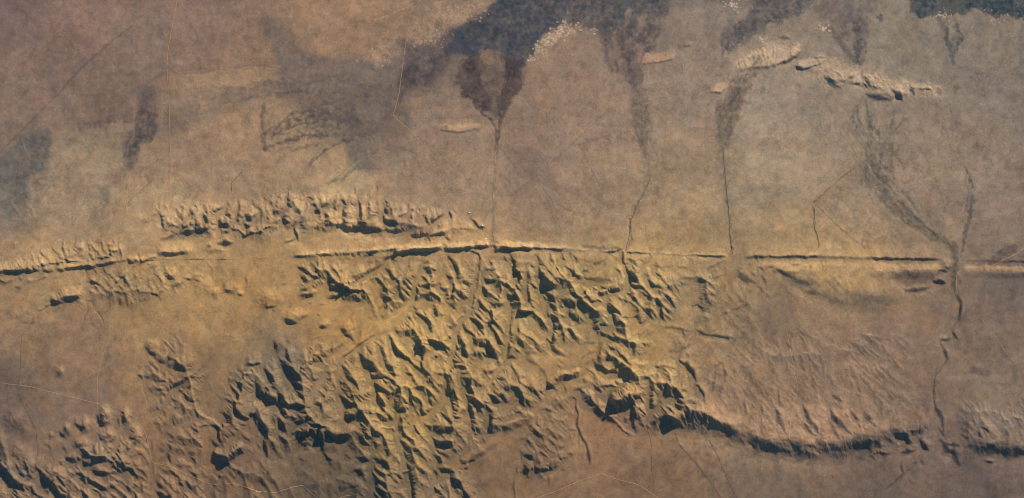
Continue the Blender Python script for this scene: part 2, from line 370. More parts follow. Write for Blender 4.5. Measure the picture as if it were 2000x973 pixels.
(600, 640, 4.864): """
D 12 1.1 12 295 32 395; D 12 1 122 225 137 335; D 8 .8 88 295 112 342; D 7 .8 232 135 236 245; D 10 1 228 278 242 325
D 26 .7 125 432 200 432 275 413; D 18 .8 55 502 130 502 245 478; D 16 1.2 295 568 365 625; D 24 1.4 305 645 350 690 400 720 425 770
D 10 1 304 495 311 565; D 14 1 358 435 402 505; D 10 .6 398 568 412 625; D 8 .4 518 258 542 405; D 8 .9 573 175 580 300 602 345
D 20 1.2 592 365 635 415; D 20 1.3 605 448 685 493; D 26 1.3 635 535 705 595; D 26 1.2 703 285 740 350 805 393
D 12 1.1 785 428 855 457; D 14 1.2 785 485 840 530; D 18 1.2 895 258 950 295 1005 302; D 8 .6 904 298 911 375
C 46 1.0 40 345 832 430 802 510 777 600 765 645 790
D 36 1 375 848 445 882; D 12 .6 425 622 525 600; D 24 .9 605 702 700 712 795 658; D 24 1.2 845 790 900 780 935 802
D 26 .8 675 892 750 882 835 890; D 12 1.1 565 875 605 915; D 10 1.2 905 943 945 957; D 10 .8 865 848 910 860 942 905
D 30 .5 975 560 1100 542 1185 498; D 24 .5 975 658 1030 720 1085 722; D 16 1.1 1135 585 1205 655; D 10 .9 1145 698 1195 722
D 24 .5 1095 822 1216 770; D 14 .5 885 472 1000 442 1035 408; D 12 .6 955 552 1015 488; D 20 .7 0 762 80 742 160 712 235 678
D 10 .9 244 635 250 780 282 865; D 8 .9 298 695 322 765; D 8 .9 338 715 362 775; D 8 .9 380 740 400 780; D 10 .6 298 332 462 208
D 8 .5 40 850 120 790; D 8 .5 90 870 150 800; D 8 .6 150 820 170 890; D 8 .5 200 830 200 890; D 10 .5 480 500 440 570
D 8 .5 660 470 720 400; D 8 .5 700 500 740 450; D 8 .6 650 540 640 620; D 9 .6 760 580 800 560; D 9 .6 320 350 400 320
D 9 .7 360 370 380 400; D 10 .7 160 600 60 640; D 8 .5 130 560 60 600; D 8 .5 620 860 640 900; D 8 .6 1000 830 1020 880
D 8 .6 960 870 975 910; D 8 .6 1050 790 1060 840; D 8 .6 1100 760 1115 800
""",
(800, 640, 4.864): """
D 30 1.3 695 148 760 200 800 260 855 335; D 22 1.2 615 205 670 270 702 335; D 12 .7 698 238 742 325; D 24 1.2 705 398 760 420 825 442
D 24 1.3 835 478 905 487; D 12 .9 728 448 780 520 842 595; D 20 1.3 925 262 1015 303; D 10 1 1008 208 1062 252; D 12 1.1 1035 125 1082 182
D 26 1.2 388 295 440 340 500 370 575 392; D 16 .7 498 208 562 292; D 14 1.1 475 430 585 432; D 28 1.4 495 472 570 500 650 550 745 603
D 20 1 505 542 600 600 705 642; D 24 1.3 555 688 650 710 745 717; D 38 1.4 775 655 845 705; D 14 .9 685 758 780 780 845 822
D 26 1.2 568 725 600 820 632 905; D 16 1 658 755 692 842; D 20 1.3 595 948 665 962; D 14 1.2 238 335 282 405; D 16 1.2 268 425 313 475
D 14 1.1 265 538 335 562; D 26 1.1 315 608 395 622; D 14 1 168 585 222 662; D 10 1 158 688 212 732; D 30 .4 0 640 85 702
D 12 1 398 765 432 825; D 10 .9 338 795 382 862; D 14 1 278 888 345 932; D 20 .5 135 822 230 782 335 688; D 18 .7 445 822 555 800
D 8 .7 428 718 482 762; D 16 .6 865 570 920 590 1005 590; D 20 .8 850 620 900 700 960 740 1055 688; D 26 .6 945 420 1035 452
D 24 .7 1048 302 1110 262 1185 228; D 22 .9 1105 308 1195 352; D 14 .7 1025 460 1165 467; D 8 1 1128 558 1162 622
D 8 1 1098 618 1132 662; D 8 .9 1058 688 1092 722; D 8 .9 1148 518 1192 562; D 30 .7 765 942 850 920 935 952; D 14 1 898 55 932 145
D 8 .6 240 60 330 70; D 9 .6 620 370 640 450; D 8 .5 700 500 720 560; D 9 .5 540 330 560 380; D 9 .6 820 350 900 400
D 9 .7 860 380 930 430; D 9 .6 90 120 120 160; D 10 .5 60 370 140 365; D 10 .5 20 500 60 490; D 9 .7 380 440 400 520
D 8 .6 340 440 350 500; D 8 .5 430 580 470 640; D 8 .5 460 560 490 610; D 9 .6 500 650 520 690
""",
(700, 780, 5.04): """
D 12 1.3 425 270 485 277; D 24 1.2 425 295 480 360 525 405; D 12 1.1 378 345 412 405; D 18 1.2 415 428 470 480 535 535
D 16 1.2 425 535 495 595; D 20 1.2 395 648 505 672; D 26 1.3 435 728 525 752; D 24 1 455 795 505 855; D 16 .8 268 485 292 595
D 14 .7 295 602 385 588; D 18 .9 175 618 260 642 365 702; D 8 .9 148 688 245 742; D 16 1 125 785 190 880 265 925
D 12 1.1 738 185 772 225; D 20 1.2 725 288 800 320 895 310; D 14 .7 795 118 870 190 905 225; D 10 .9 908 88 942 145
D 22 1.4 725 398 780 450 870 440 955 428; D 20 1.2 905 468 965 522; D 20 1.3 785 518 895 572; D 18 1.3 775 578 845 625
D 34 1.3 785 688 870 720 945 710; D 26 1.4 905 748 960 800 1015 855; D 24 1.2 1015 850 1060 920 1090 972; D 16 1.3 738 848 770 900 825 902
D 16 1.2 788 928 812 972; D 14 1.1 1105 198 1175 242; D 24 1.3 1105 278 1180 320 1235 352; D 14 1.2 1218 375 1242 425
D 16 1.1 1088 375 1102 485; D 12 1 1148 408 1182 502; D 24 1.1 1098 78 1132 155; D 14 1 1178 98 1232 175
C 34 .6 50 975 582 1060 592 1120 562 1200 522 1260 492
D 12 .6 615 742 685 688; D 10 .8 958 878 1002 965; D 20 .6 985 122 1085 108; D 12 .6 955 352 1065 308
D 20 .5 555 252 620 182 740 112 865 48; D 9 .8 530 190 545 240; D 9 .8 570 170 585 220; D 9 .8 620 130 640 170; D 9 .8 480 210 500 250
D 10 .6 740 330 860 380; D 10 .6 90 440 240 450; D 10 .5 340 280 350 340; D 10 .6 690 560 730 640; D 10 .5 560 600 570 660
D 9 .5 640 600 690 560; D 10 .5 990 640 1060 620; D 9 .8 970 380 1020 360; D 9 .6 1030 500 1040 560; D 10 .7 700 740 740 700
D 10 .5 590 880 680 820; D 10 .6 350 780 360 900; D 9 .6 70 800 90 960; D 9 .6 100 780 110 900
""",
(900, 780, 5.04): """
C 66 .55 40 270 310 330 247 430 252 540 212 620 172 700 110
D 14 1.2 755 117 840 100 935 127; D 10 1 745 145 750 265; D 12 1.2 668 262 725 255; D 14 1.1 718 275 772 385; D 10 1 670 275 675 335
D 12 .7 565 422 645 370; D 12 1.1 636 375 682 435; D 20 1.3 615 548 690 570 755 635; D 10 .9 590 535 600 625; D 10 .7 535 592 602 580
D 34 1.3 628 655 640 720 652 765; D 24 1.2 695 690 800 702 890 682 955 668; D 12 .6 815 652 965 628; D 10 1.1 538 675 567 735
D 8 1 530 775 520 880 532 965; D 12 1 985 678 1025 702; D 12 1 1035 300 1135 306; D 12 1.1 1068 335 1082 415; D 10 .8 935 502 1045 458
D 10 .7 965 602 1075 568; D 14 1.1 1045 528 1108 552; D 12 1.2 1110 0 1130 80 1150 160 1140 260 1180 350 1240 460 1260 560 1275 640
D 10 .3 378 548 402 625; D 22 .5 105 562 200 522 330 452 405 418; D 12 .3 175 672 242 598; D 8 .6 1165 350 1160 470; D 8 .5 1160 500 1170 560
D 16 .4 860 180 900 240; D 20 .4 800 430 840 540; D 14 .6 760 740 820 800; D 14 .5 870 760 860 860; D 8 .6 1020 740 1070 720
D 10 .5 600 520 560 560; D 8 .4 480 830 520 860; D 8 .5 1100 130 1060 190
""",
(1000, 640, 4.864): """
D 16 1.1 50 125 112 182; D 12 1 15 208 85 252; D 20 .5 95 282 160 242 280 242 305 218; D 24 .7 115 288 255 362; D 12 1.2 372 45 376 115
D 22 1.3 348 138 400 220 505 273; D 18 1.1 305 225 352 272; D 12 .9 415 298 505 342; D 12 .8 425 358 485 392; D 18 .6 245 358 300 430 332 502
D 10 1 198 438 242 492; D 9 1 158 528 212 572; D 8 1 138 588 182 632; D 8 1 98 688 142 722; D 20 1.1 525 5 595 52
D 10 .5 478 168 532 232; D 10 1 745 15 825 10; D 18 .8 695 150 805 145; D 8 .8 820 105 830 185
D 20 1.2 905 178 980 210 1050 270 1082 335; D 22 1.2 878 195 910 300 1000 360 1085 392; D 22 .9 798 238 830 320 852 342
D 34 1.4 765 315 820 380 900 420 1000 440 1115 442; D 24 1.1 715 395 760 440 802 505; D 10 1.2 995 480 1115 492
D 16 1.3 955 508 1050 540 1115 552; D 14 1 825 550 920 560 1000 590 1065 602; D 20 .9 815 600 900 620 985 662
D 12 .5 685 262 795 228; D 12 .5 655 302 725 238; D 14 .5 685 362 745 318; D 15 1.4 815 38 880 70 930 100 952 155
C 46 1.1 30 340 542 400 482 470 442 560 432 620 412 655 420
D 22 1.4 675 498 745 573; D 14 1.2 488 545 522 635; D 20 1 595 592 695 558; D 20 1.2 345 548 435 602; D 22 .5 235 612 335 588
D 20 1.1 578 655 612 722; D 30 .7 695 698 765 732; D 16 .7 798 678 830 760 862 822
C 85 1.25 60 925 702 1010 662 1110 607 1225 652
D 46 1.2 1125 758 1195 855; D 10 .7 0 702 105 678; D 9 1 640 600 660 650; D 9 .8 700 580 730 620; D 10 1 730 620 760 680
D 9 .6 500 100 470 160; D 9 .6 560 60 600 130; D 9 .5 620 130 690 180; D 8 .8 960 130 970 160; D 8 .6 850 60 830 110
D 9 .6 10 130 60 100; D 8 .6 230 50 240 90; D 9 .6 150 250 200 330; D 14 .5 420 700 470 650; D 8 .7 560 780 580 830
D 16 .9 780 500 830 560; D 9 .8 850 440 890 480; D 8 .7 900 580 960 640; D 8 .6 830 640 870 680; D 30 .8 1050 720 1100 800
""",
(1100, 480, 4.864): """
D 11 1.3 570 60 565 160 610 230 640 280 630 410; D 34 .9 615 128 705 192; D 36 1.4 635 228 695 335; D 12 .9 808 68 842 112
D 18 .8 845 180 945 212; D 14 .9 848 238 905 292; D 26 1.3 805 348 880 380 975 422; D 16 .6 735 192 835 158
D 10 1.2 380 58 440 60 500 50 565 33; D 12 1 380 0 402 42; D 20 .6 195 192 280 190 375 148; D 10 1 98 108 132 172
D 8 .9 58 68 76 115; D 22 .7 125 320 250 322 380 330 505 342; D 24 1.1 255 388 340 410 480 410 565 422; D 40 1.4 345 425 425 485
D 14 1.3 615 448 685 467; D 14 .8 635 380 765 402; D 24 1.3 275 528 365 542; D 14 .5 155 490 265 500; D 32 1.4 405 548 450 590 505 612
D 16 1.3 458 635 482 695; D 16 1.2 488 725 533 795; D 22 .6 265 672 385 660; D 14 .9 275 802 340 770 425 748; D 14 .8 590 485 590 585
D 14 1 558 645 592 692; D 10 .9 695 782 795 698; D 12 .6 655 972 722 878; D 18 .7 745 550 825 550; D 22 1.3 885 505 955 562
D 14 1 930 585 940 705; D 18 1 955 770 1070 782 1195 812; D 18 .5 1085 372 1216 370; D 20 .6 820 595 832 685; D 8 .6 578 698 622 772
D 14 1 0 600 65 602; D 10 .7 690 900 780 800; D 10 .6 560 480 600 540; D 10 .5 640 600 700 640; D 10 .5 170 210 190 160
D 12 .5 380 660 420 720; D 9 .7 200 930 310 905; D 9 .8 410 880 440 830; D 10 .5 500 640 540 620; D 10 .6 470 830 500 900
D 12 .5 0 270 60 285; D 10 .6 780 500 830 470; D 9 .4 1130 470 1140 570
C 14 .5 45 590 60 700 58 810 62; C 22 .35 60 850 190 1000 190 1216 195
""",
(1200, 640, 4.864): """
D 12 .6 145 215 225 148; D 20 1.1 365 402 430 372 500 370 575 403; D 14 1.1 285 482 350 450 400 450 475 472
D 24 1.3 605 315 680 350 730 410 772 505; D 24 1.4 755 538 810 600 865 725; D 12 1.2 608 345 642 425; D 10 .9 548 438 582 482
D 8 .9 628 448 662 492; D 18 1.3 505 545 560 600 620 640 695 672; D 14 1.2 505 618 580 680 685 742; D 16 1.2 495 678 560 720 645 782
D 10 1.1 490 495 500 600 490 685; D 14 .8 565 558 685 612; D 16 .8 595 242 660 202 745 148; D 16 .5 525 280 605 290; D 8 .8 668 235 722 282
D 7 1 770 0 770 112; D 14 1 775 15 850 60 950 80 1060 95 1155 105; D 8 .5 1172 15 1160 105; D 12 .9 395 628 455 662; D 12 1.1 430 695 432 765
D 10 .6 245 582 405 570; D 8 .7 255 642 405 640; D 8 .7 295 692 405 690; D 8 .7 295 732 395 742; D 7 .6 165 502 295 490; D 7 .6 165 542 285 530
D 7 .5 170 480 300 460; D 7 .5 160 570 250 570
C 66 .6 110 415 800 500 812 600 842 680 792 750 772 820 792 880 792 960 852 1040 902 1150 942 1216 972
D 48 1.3 175 638 245 705; D 38 1.2 195 798 255 885; D 38 1.3 495 848 560 900 605 945; D 10 1 265 828 355 853; D 18 1.1 295 895 335 955
D 8 .6 955 372 1045 318; D 10 .5 1028 328 1060 440 1040 520 1000 640 945 685; D 10 .5 962 395 940 540 918 645; D 8 .4 1055 275 1165 108
D 20 .8 60 700 130 780; D 20 .8 320 760 370 790; D 9 .6 640 400 670 460; D 8 .6 700 640 720 720; D 8 .8 750 700 790 770; D 9 .7 690 420 720 500
D 30 .8 700 850 780 900; D 30 .7 800 860 900 930; D 9 .4 1150 600 1120 700; D 9 .4 1050 680 1000 760; D 9 .4 1180 360 1100 500
""",
(1350, 480, 4.864): """
C 15 .45 50 35 87 150 84 250 87 340 92; C 15 .55 50 578 97 700 90 850 94 950 87 1100 87 1216 92
D 8 .9 608 98 652 172; D 12 1 652 198 695 242; D 12 1 725 198 775 212; D 12 1.2 955 178 1035 183
C 40 .3 50 760 205 830 217 950 240 1050 232 1216 240
D 36 .5 815 228 890 270 960 300 1080 340 1216 362; D 36 .8 445 238 500 310 605 352; D 12 .9 558 248 605 292; D 16 1 678 298 715 352
D 8 .8 438 215 482 222; D 18 1 628 388 685 442; D 14 .5 678 440 765 502; D 26 .7 125 222 180 232 275 168; D 10 .9 205 333 295 273
D 24 .6 35 342 155 320; D 20 .8 0 402 85 385; D 10 .6 125 382 215 375; D 10 1.1 283 352 320 380 316 435; D 8 .9 250 388 250 485
D 12 1.1 198 510 240 572; D 15 1.2 15 582 60 575 120 610 205 600; D 20 .7 65 502 160 462 235 482; D 12 .6 265 663 350 632 460 592 535 558
D 10 .6 435 802 535 748; D 8 .5 320 178 330 265; D 6 .3 528 702 602 598; D 10 1 380 0 405 52; D 26 .5 1075 440 1216 462
D 9 .5 100 160 30 180; D 9 .5 140 330 240 250; D 9 .6 630 170 635 300; D 10 .8 1130 180 1150 220; D 10 .4 1040 850 1090 920
""",
(1450, 720, 4.053): """
C 100 .42 230 -20 485 70 512 140 547 220 562 300 592 360 572 440 592 540 602 620 572 720 592 800 562 860 522 940 507 1040 492 1120 467 1216 460
D 10 .6 150 175 150 260 150 320 150 485; D 10 .9 287 175 280 260 300 290 375 312; D 16 1.1 257 315 290 410 343 515
D 16 1.3 467 285 510 380 560 440 603 515; D 14 1.2 467 415 520 490 595 537; D 14 1 705 208 805 273; D 8 .9 718 268 765 312
D 18 1.3 678 295 710 380 770 440 835 495; D 14 1.2 678 415 720 480 753 545; D 20 1.3 857 345 900 400 933 465; D 18 1.2 945 325 1000 390 1048 458
D 8 .7 908 135 942 205; D 12 .5 698 98 722 155; D 10 .7 1088 325 1112 405; D 8 .6 1178 325 1202 395; D 8 .5 568 148 592 215
D 8 .5 22 245 10 385; D 26 .8 868 565 882 625; D 24 1.1 978 595 1002 655; D 20 1.3 1045 672 1165 682; D 38 .9 1135 495 1172 605
D 28 .5 865 682 965 722; D 18 1.1 995 702 1045 712; D 14 .6 900 640 960 650; D 9 .5 80 280 70 400; D 9 .5 220 320 215 420; D 9 .5 380 340 400 450
D 9 .5 430 440 460 400; D 9 .5 1040 220 1060 300; D 9 .5 620 300 640 370; D 12 .4 700 650 760 680; D 8 .4 200 90 190 180; D 9 .5 860 240 880 300
""",
(1700, 720, 4.053): """
C 62 .5 160 150 462 260 472 350 457 420 427 460 412 505 417
D 20 1.2 245 568 325 582; D 30 1 225 518 305 562; D 18 1.1 235 672 355 648; D 26 1.3 385 565 453 645; D 8 .6 500 145 510 220 500 295
D 13 .9 508 295 550 350 582 455; D 13 .9 525 468 583 533; D 28 .9 552 565 600 630 660 680 705 765; D 20 .9 565 590 705 607
C 84 .42 160 700 600 770 602 860 592 940 577 1020 562 1100 607 1216 602
D 14 1.2 827 487 893 553; D 9 1.1 857 447 943 508; D 14 .8 727 517 773 573; D 12 .6 1018 398 1062 442; D 8 .5 1125 495 1165 495
D 14 .9 397 728 423 762; D 8 .9 240 738 260 830 170 910 118 962; D 12 .8 328 752 375 745; D 9 .6 1060 480 1100 560; D 9 .5 980 400 1040 480
C 14 .5 14 900 718 990 735; D 10 .5 600 860 640 840; D 8 .5 290 860 340 930
""",
(1700, 480, 4.053): """
C 17 .5 55 0 92 60 87 120 90 250 97 370 92 490 94; C 11 .5 45 1075 110 1216 116
C 50 .3 45 0 197 150 202 300 202 530 206; C 36 .28 50 715 202 900 207 1050 214 1216 212
D 14 1.3 535 195 615 207; D 20 1.4 503 283 595 292; D 14 .9 275 357 350 357 485 328; D 10 .9 677 392 715 440 720 520 703 605
D 16 1.3 647 677 693 745; D 10 1.2 537 747 635 735; D 14 1.2 577 805 613 895; D 10 .6 445 368 485 382; D 6 .7 648 602 692 575
D 6 .7 640 608 640 672; D 14 .5 698 262 722 293; D 7 .5 545 760 570 810; D 8 .4 560 520 620 480; D 8 .5 800 180 830 215; D 7 .5 900 185 925 215
""",
(1370, 50, 4.0): """
C 22 .5 110 255 342 400 322 520 312 650 272 795 197
D 16 .7 595 302 680 272 785 203; C 14 .8 45 725 312 800 332 900 302 985 252; D 16 1 725 313 795 337
C 24 .42 75 955 402 1150 422 1260 452 1400 482 1480 542 1600 522 1625 572
D 26 .8 955 395 1020 450 1083 492; D 10 .9 1145 410 1195 410; D 10 .6 1185 450 1255 450; D 18 1.1 1265 395 1323 475
D 8 .9 1250 355 1260 440 1293 485; D 26 .9 1285 538 1360 560 1485 582; D 20 1.4 1497 505 1573 585; D 20 .9 1627 475 1663 535
D 20 .5 1835 485 1873 545; C 18 .5 45 55 512 150 512 255 437; D 14 .9 607 90 695 102; D 20 .4 795 340 905 372; C 14 .6 40 1685 492 1805 492
D 7 .7 330 250 345 320; D 7 .7 400 230 420 290; D 7 .7 470 200 500 270; D 7 .7 440 220 455 280; D 7 .6 290 280 300 330; D 7 .5 560 170 560 240
D 7 .6 1000 340 1100 400; D 8 .6 880 240 920 280; D 8 .6 1400 430 1460 440; D 8 .6 1350 400 1380 440; D 8 .5 1550 430 1600 480; C 12 .5 30 870 240 985 245
""",
(0, 790, 5.316): """
D 42 1.6 0 630 50 710 130 790 190 840 265 893; D 20 1.2 0 408 22 475; D 16 1.1 0 508 16 565; D 8 1 28 765 72 865
D 14 1.3 158 595 175 680 203 705; D 20 1 198 698 275 743; D 24 1.5 372 655 445 735; D 46 1.6 405 755 480 772 565 835
D 28 1.5 557 865 600 920 655 965; D 22 1.4 335 845 340 930 392 972; D 18 1.4 775 208 830 240 875 242; D 10 1 770 145 782 183
D 16 1.3 617 275 640 320 685 355; D 20 1 653 425 683 505; D 16 .9 508 425 522 475; D 8 .9 468 410 503 416; D 42 1.3 685 555 740 600 785 612
D 20 .7 615 598 665 632; D 24 1.5 815 565 870 610 955 643; D 12 1.1 918 535 943 565; D 12 1 1008 105 1016 155; D 18 1.3 1015 188 1075 223
D 24 1.4 1008 305 1033 365; D 14 1 990 395 980 455; D 20 .8 995 442 1050 412 1105 442; D 10 .8 1218 125 1242 235; D 20 1.2 1208 365 1238 435
D 16 1.3 1145 447 1225 493; D 18 1.1 1265 492 1329 490; D 22 1.4 1157 545 1225 605; D 20 1.4 1265 672 1329 670
C 28 1 60 955 672 1050 692 1140 697 1205 668
D 38 .5 1115 762 1185 760; D 20 1.4 775 707 860 740 913 752; D 22 1.4 815 777 885 823; D 22 1.2 858 845 872 895; D 20 1.3 868 895 882 965
D 20 1.1 915 788 1000 830 1080 872 1160 872 1205 838; D 12 .9 658 755 672 865; D 10 .9 708 755 743 855; D 14 1.1 945 888 1055 922
D 10 .9 1298 925 1312 970; D 14 .5 60 902 205 868; D 10 .9 845 638 925 662; D 10 .7 170 750 260 740; D 10 .6 240 800 330 760; D 9 .7 1200 700 1260 760
D 10 .8 1000 760 1060 800; D 10 .7 100 620 140 680; D 10 .6 240 620 270 570; D 9 .6 290 620 340 570; D 9 .8 1000 560 1080 540; D 9 .7 960 600 1000 620
D 9 .8 800 860 830 900; D 9 .8 640 870 650 930; D 9 .8 760 880 770 930; D 9 .7 700 890 715 950; D 9 .6 1100 920 1180 880; D 9 .5 800 440 860 400
""",
(150, 640, 4.864): """
D 18 1.1 645 187 690 230 765 273; D 9 1 785 200 830 206; D 8 .8 675 363 745 338; D 7 1 590 365 590 425; D 18 1.4 587 450 623 493
D 20 .6 645 468 705 492; D 10 .9 718 405 732 443; D 12 1.2 925 443 970 447; D 16 1.3 877 485 913 525; D 24 .9 885 595 940 560 1025 497
D 14 .9 785 523 845 488; D 12 1 755 590 825 592; D 14 1.2 795 628 845 643; D 11 1.2 800 665 806 735; D 10 .6 718 693 762 638; D 10 .7 822 285 778 355
D 10 .8 858 345 903 248; D 10 .7 820 325 832 385; D 20 .7 735 790 795 782; D 12 1.1 930 695 932 785; D 12 1.2 897 865 922 935
D 14 1.1 1025 645 1063 695; D 16 .8 1075 713 1155 678; D 10 .9 1015 697 1063 723; D 8 .8 1037 593 1103 528; D 20 .7 975 470 1100 472 1145 428
D 10 .6 1045 402 1105 400; D 14 .9 1138 795 1152 855; D 14 .7 1175 403 1216 358; D 14 1.3 188 825 210 900 255 935; D 10 .9 383 835 402 955
D 16 1.3 0 930 75 972; V 4 .8 620 510 640 620 680 720 690 800; D 9 .6 690 250 760 300; D 9 .6 660 320 700 340; D 9 .5 830 420 850 480; D 9 .6 850 540 870 600
D 9 .6 950 620 1000 600; D 9 .6 820 720 880 700; D 10 .6 860 760 880 790; D 9 .6 980 770 1010 740; D 9 .5 760 800 800 780; D 10 .6 1060 520 1100 500
D 9 .5 1110 560 1150 540; D 12 .5 690 580 720 620
""",
(250, 790, 5.316): """
D 12 1.3 448 165 473 215; D 12 1.1 473 0 492 55; D 20 1.2 412 405 443 475; D 20 .7 447 318 473 375; D 20 .9 397 497 443 605
D 20 .7 675 258 745 303; D 12 .7 695 348 745 373; D 14 .9 718 85 722 135; D 20 1.3 895 217 960 280 1025 345; D 12 1 997 115 1020 190 1083 265
D 24 .7 1047 55 1083 195; D 20 .9 1117 25 1163 145; D 20 .9 1175 220 1255 226; D 22 1.2 967 347 1013 403; D 22 1.3 867 387 933 473
C 66 1.2 40 885 490 960 502 1030 527 1090 482 1150 437 1210 430
D 24 1.3 1185 337 1265 393; D 20 .5 1112 287 1058 373; D 38 .8 955 590 1055 612; D 16 1 1278 495 1303 545; D 14 .9 1107 567 1153 623
D 22 .7 957 717 993 763; D 12 .7 617 495 700 640 800 740 863 803; D 12 .9 417 667 520 770 560 850 577 963; D 16 1.1 617 837 673 893
D 10 1 380 775 390 855; D 16 1.3 128 795 152 885; D 18 1.3 58 905 82 972; D 22 1.4 287 805 353 883; D 34 1.4 297 917 383 972
D 26 1.4 0 660 63 723; D 16 1.3 17 608 123 643; D 14 1.1 18 535 53 573; D 14 1 57 543 163 508; D 18 .7 0 472 60 432 82 358
D 14 .7 245 365 250 485; D 18 .6 250 615 260 745; D 10 .9 487 847 533 903; D 8 .4 327 503 403 457; D 10 .6 387 333 433 278
D 12 .6 300 180 340 230; D 10 .5 200 230 240 260; D 12 .6 560 380 540 420; D 12 .6 700 200 660 260; D 12 .5 830 230 850 330
D 12 .5 850 200 900 240; D 10 .7 940 290 960 340; D 10 .6 1180 320 1220 350; D 12 .6 860 580 880 640; D 12 .7 430 780 460 830
D 10 .6 200 850 260 830; D 10 .6 30 880 100 830; D 10 .6 690 900 720 940; D 12 .8 380 890 420 930
""",
(400, 650, 4.864): """
C 22 1.3 80 395 292 450 287 550 264
D 10 .8 367 308 413 322; D 20 1 347 358 413 362; D 16 .8 377 398 423 412; D 14 1.2 668 105 682 155; D 10 1 680 185 686 235
D 10 1.1 747 158 793 167; D 14 1.2 757 197 803 243; D 12 1.1 783 75 802 103; D 14 .7 675 238 730 270 825 282; D 36 .6 700 300 815 310
D 42 1.4 765 345 830 362 893 445; D 26 1.2 787 397 850 470 935 525; D 12 1 797 465 863 563; D 26 1.4 567 345 620 430 640 480 745 555
D 24 1.4 695 587 773 623; D 34 1.5 477 485 520 580 600 640 700 670 785 682; D 16 .9 207 395 250 530 325 583; D 14 .6 257 375 313 505
D 14 .7 277 375 353 455; D 10 1 255 597 335 623; D 12 1.1 255 647 355 683; D 20 .8 277 685 333 805; D 14 .8 207 715 240 840 272 925
D 10 .9 177 745 223 865; D 20 1.2 97 875 150 940 193 972; D 12 .8 467 685 523 785; D 26 .6 427 747 523 843; D 34 1.4 517 845 570 900 592 975
D 12 1.2 687 785 740 880 746 955; D 18 1 337 880 413 887; D 10 .8 920 235 942 355; D 8 .5 837 282 933 238; D 10 .7 600 460 610 520
D 9 .6 650 500 660 560; D 9 .7 880 560 900 610; D 9 .6 820 590 830 640; D 9 .6 760 430 770 480; D 9 .6 600 760 640 800; D 9 .6 640 820 660 880
D 9 .5 380 540 420 600; D 9 .6 380 770 420 860; D 9 .5 60 740 40 820; D 8 .5 130 600 160 680; D 12 .5 30 480 60 520
D 9 .6 330 250 350 290; D 8 .5 1010 540 1080 480; D 9 .6 1000 700 1060 660; D 8 .6 1100 700 1120 800; D 8 .5 1000 620 1060 600
""",
(500, 0, 2.0): """
C 7 .4 16 715 503 780 513 835 505 872 492
""",
(0, 0, 1.0): """
C 5 .65 18 572 500 640 495 745 487 850 485 925 479 960 477 1010 482 1110 486
C 3.8 .36 18 1100 486 1200 490 1290 494 1360 497 1420 499
C 4.5 .55 20 1450 500 1600 499 1700 502 1840 504
C 3 .3 10 1885 507 2000 510
D 15 .52 1300 817 1340 833 1400 843 1450 856 1500 868 1560 873 1640 872 1700 864 1750 850 1800 842
D 1.6 .28 1868 572 1877 590 1877 608 1872 628 1862 645; D 1.5 .28 1862 650 1869 662; D 2 .6 1853 664 1834 664; D 1.5 .28 1838 672 1848 690 1852 705 1840 720
D 1.5 .28 1834 712 1824 740 1823 775 1832 808 1842 832 1846 858; D 1.6 .5 1812 842 1800 855 1798 880; D 1.6 .4 1700 640 1650 700
D 3 .5 1130 480 1180 486 1212 484; D 2 .5 1000 470 1030 474; D 3 .4 1370 500 1420 502
D 12 .5 1885 868 1940 876 2000 880; D 14 .25 1520 885 1620 890 1700 880
C 4 .4 12 0 536 60 527 130 523 175 517 240 507 270 503
B 5 .35 600 492 700 485 860 478; B 4 .3 990 470 1060 477; B 5 .4 1000 492 1050 494; B 5 .35 1060 498 1200 500 1340 502
B 4 .5 1480 513 1640 515 1840 519; B 4 .4 1890 521 2000 523; B 4 .35 1480 496 1640 494
""",
(1000, 0, 2.0): """
C 7 .34 26 500 245 560 241 648 222; C 6 .4 10 668 178 702 172; D 2.5 .6 660 250 668 290
""",
}
# ---- broad lie of the land first: a low swell north of the long ridge, the dissected block, the southern scarp
Z += 1.2 * fbm(X / 260, Y / 260, 4, 41) * 3
Z += 0.22 * fbm(X / 22, Y / 22, 4, 43)

MOUNDS = [(526,583,22,17,4.5),(571,620,14,11,4.5),(585,612,18,8,2),(118,725,7,9,3.2),(360,708,17,13,5),(300,672,12,8,3),(206,812,10,16,8),(166,830,8,14,7),(132,838,7,9,5),
 (247,815,7,14,6),(264,846,10,14,7),(212,850,14,12,7),(160,866,14,10,6),(100,850,6,6,3),(420,572,9,8,3),(455,563,14,11,3),(635,632,9,7,2.6),(598,577,12,7,3),(655,575,13,6,3),(692,578,20,9,3.5),(680,640,12,10,3.5),(548,672,9,12,3.2),
 (566,690,9,14,3.5),(30,820,20,20,4),(35,880,14,14,5),(470,573,6,4,1.8),(1045,835,14,18,3),(1935,900,7,4,2),(1170,745,30,12,3),(1085,850,22,30,2.5),(395,560,16,14,2.5),(340,535,14,10,2.5),
 (420,486,20,6,2),(1850,515,9,8,4),(195,882,22,14,8),(236,900,16,18,8),(120,935,22,22,8),(55,905,18,18,7)]
for mx_, my_, rx_, ry_, h_ in MOUNDS:
    sl = window(mx_ - 3 * rx_, my_ - 3 * ry_, mx_ + 3 * rx_, my_ + 3 * ry_)
    r2 = ((WX[sl] + 2 * w2[sl] - mx_) / rx_) ** 2 + ((WY[sl] - my_) / ry_) ** 2
    Z[sl] += h_ * np.exp(-r2 ** 1.25) * (1 + .25 * w1[sl])
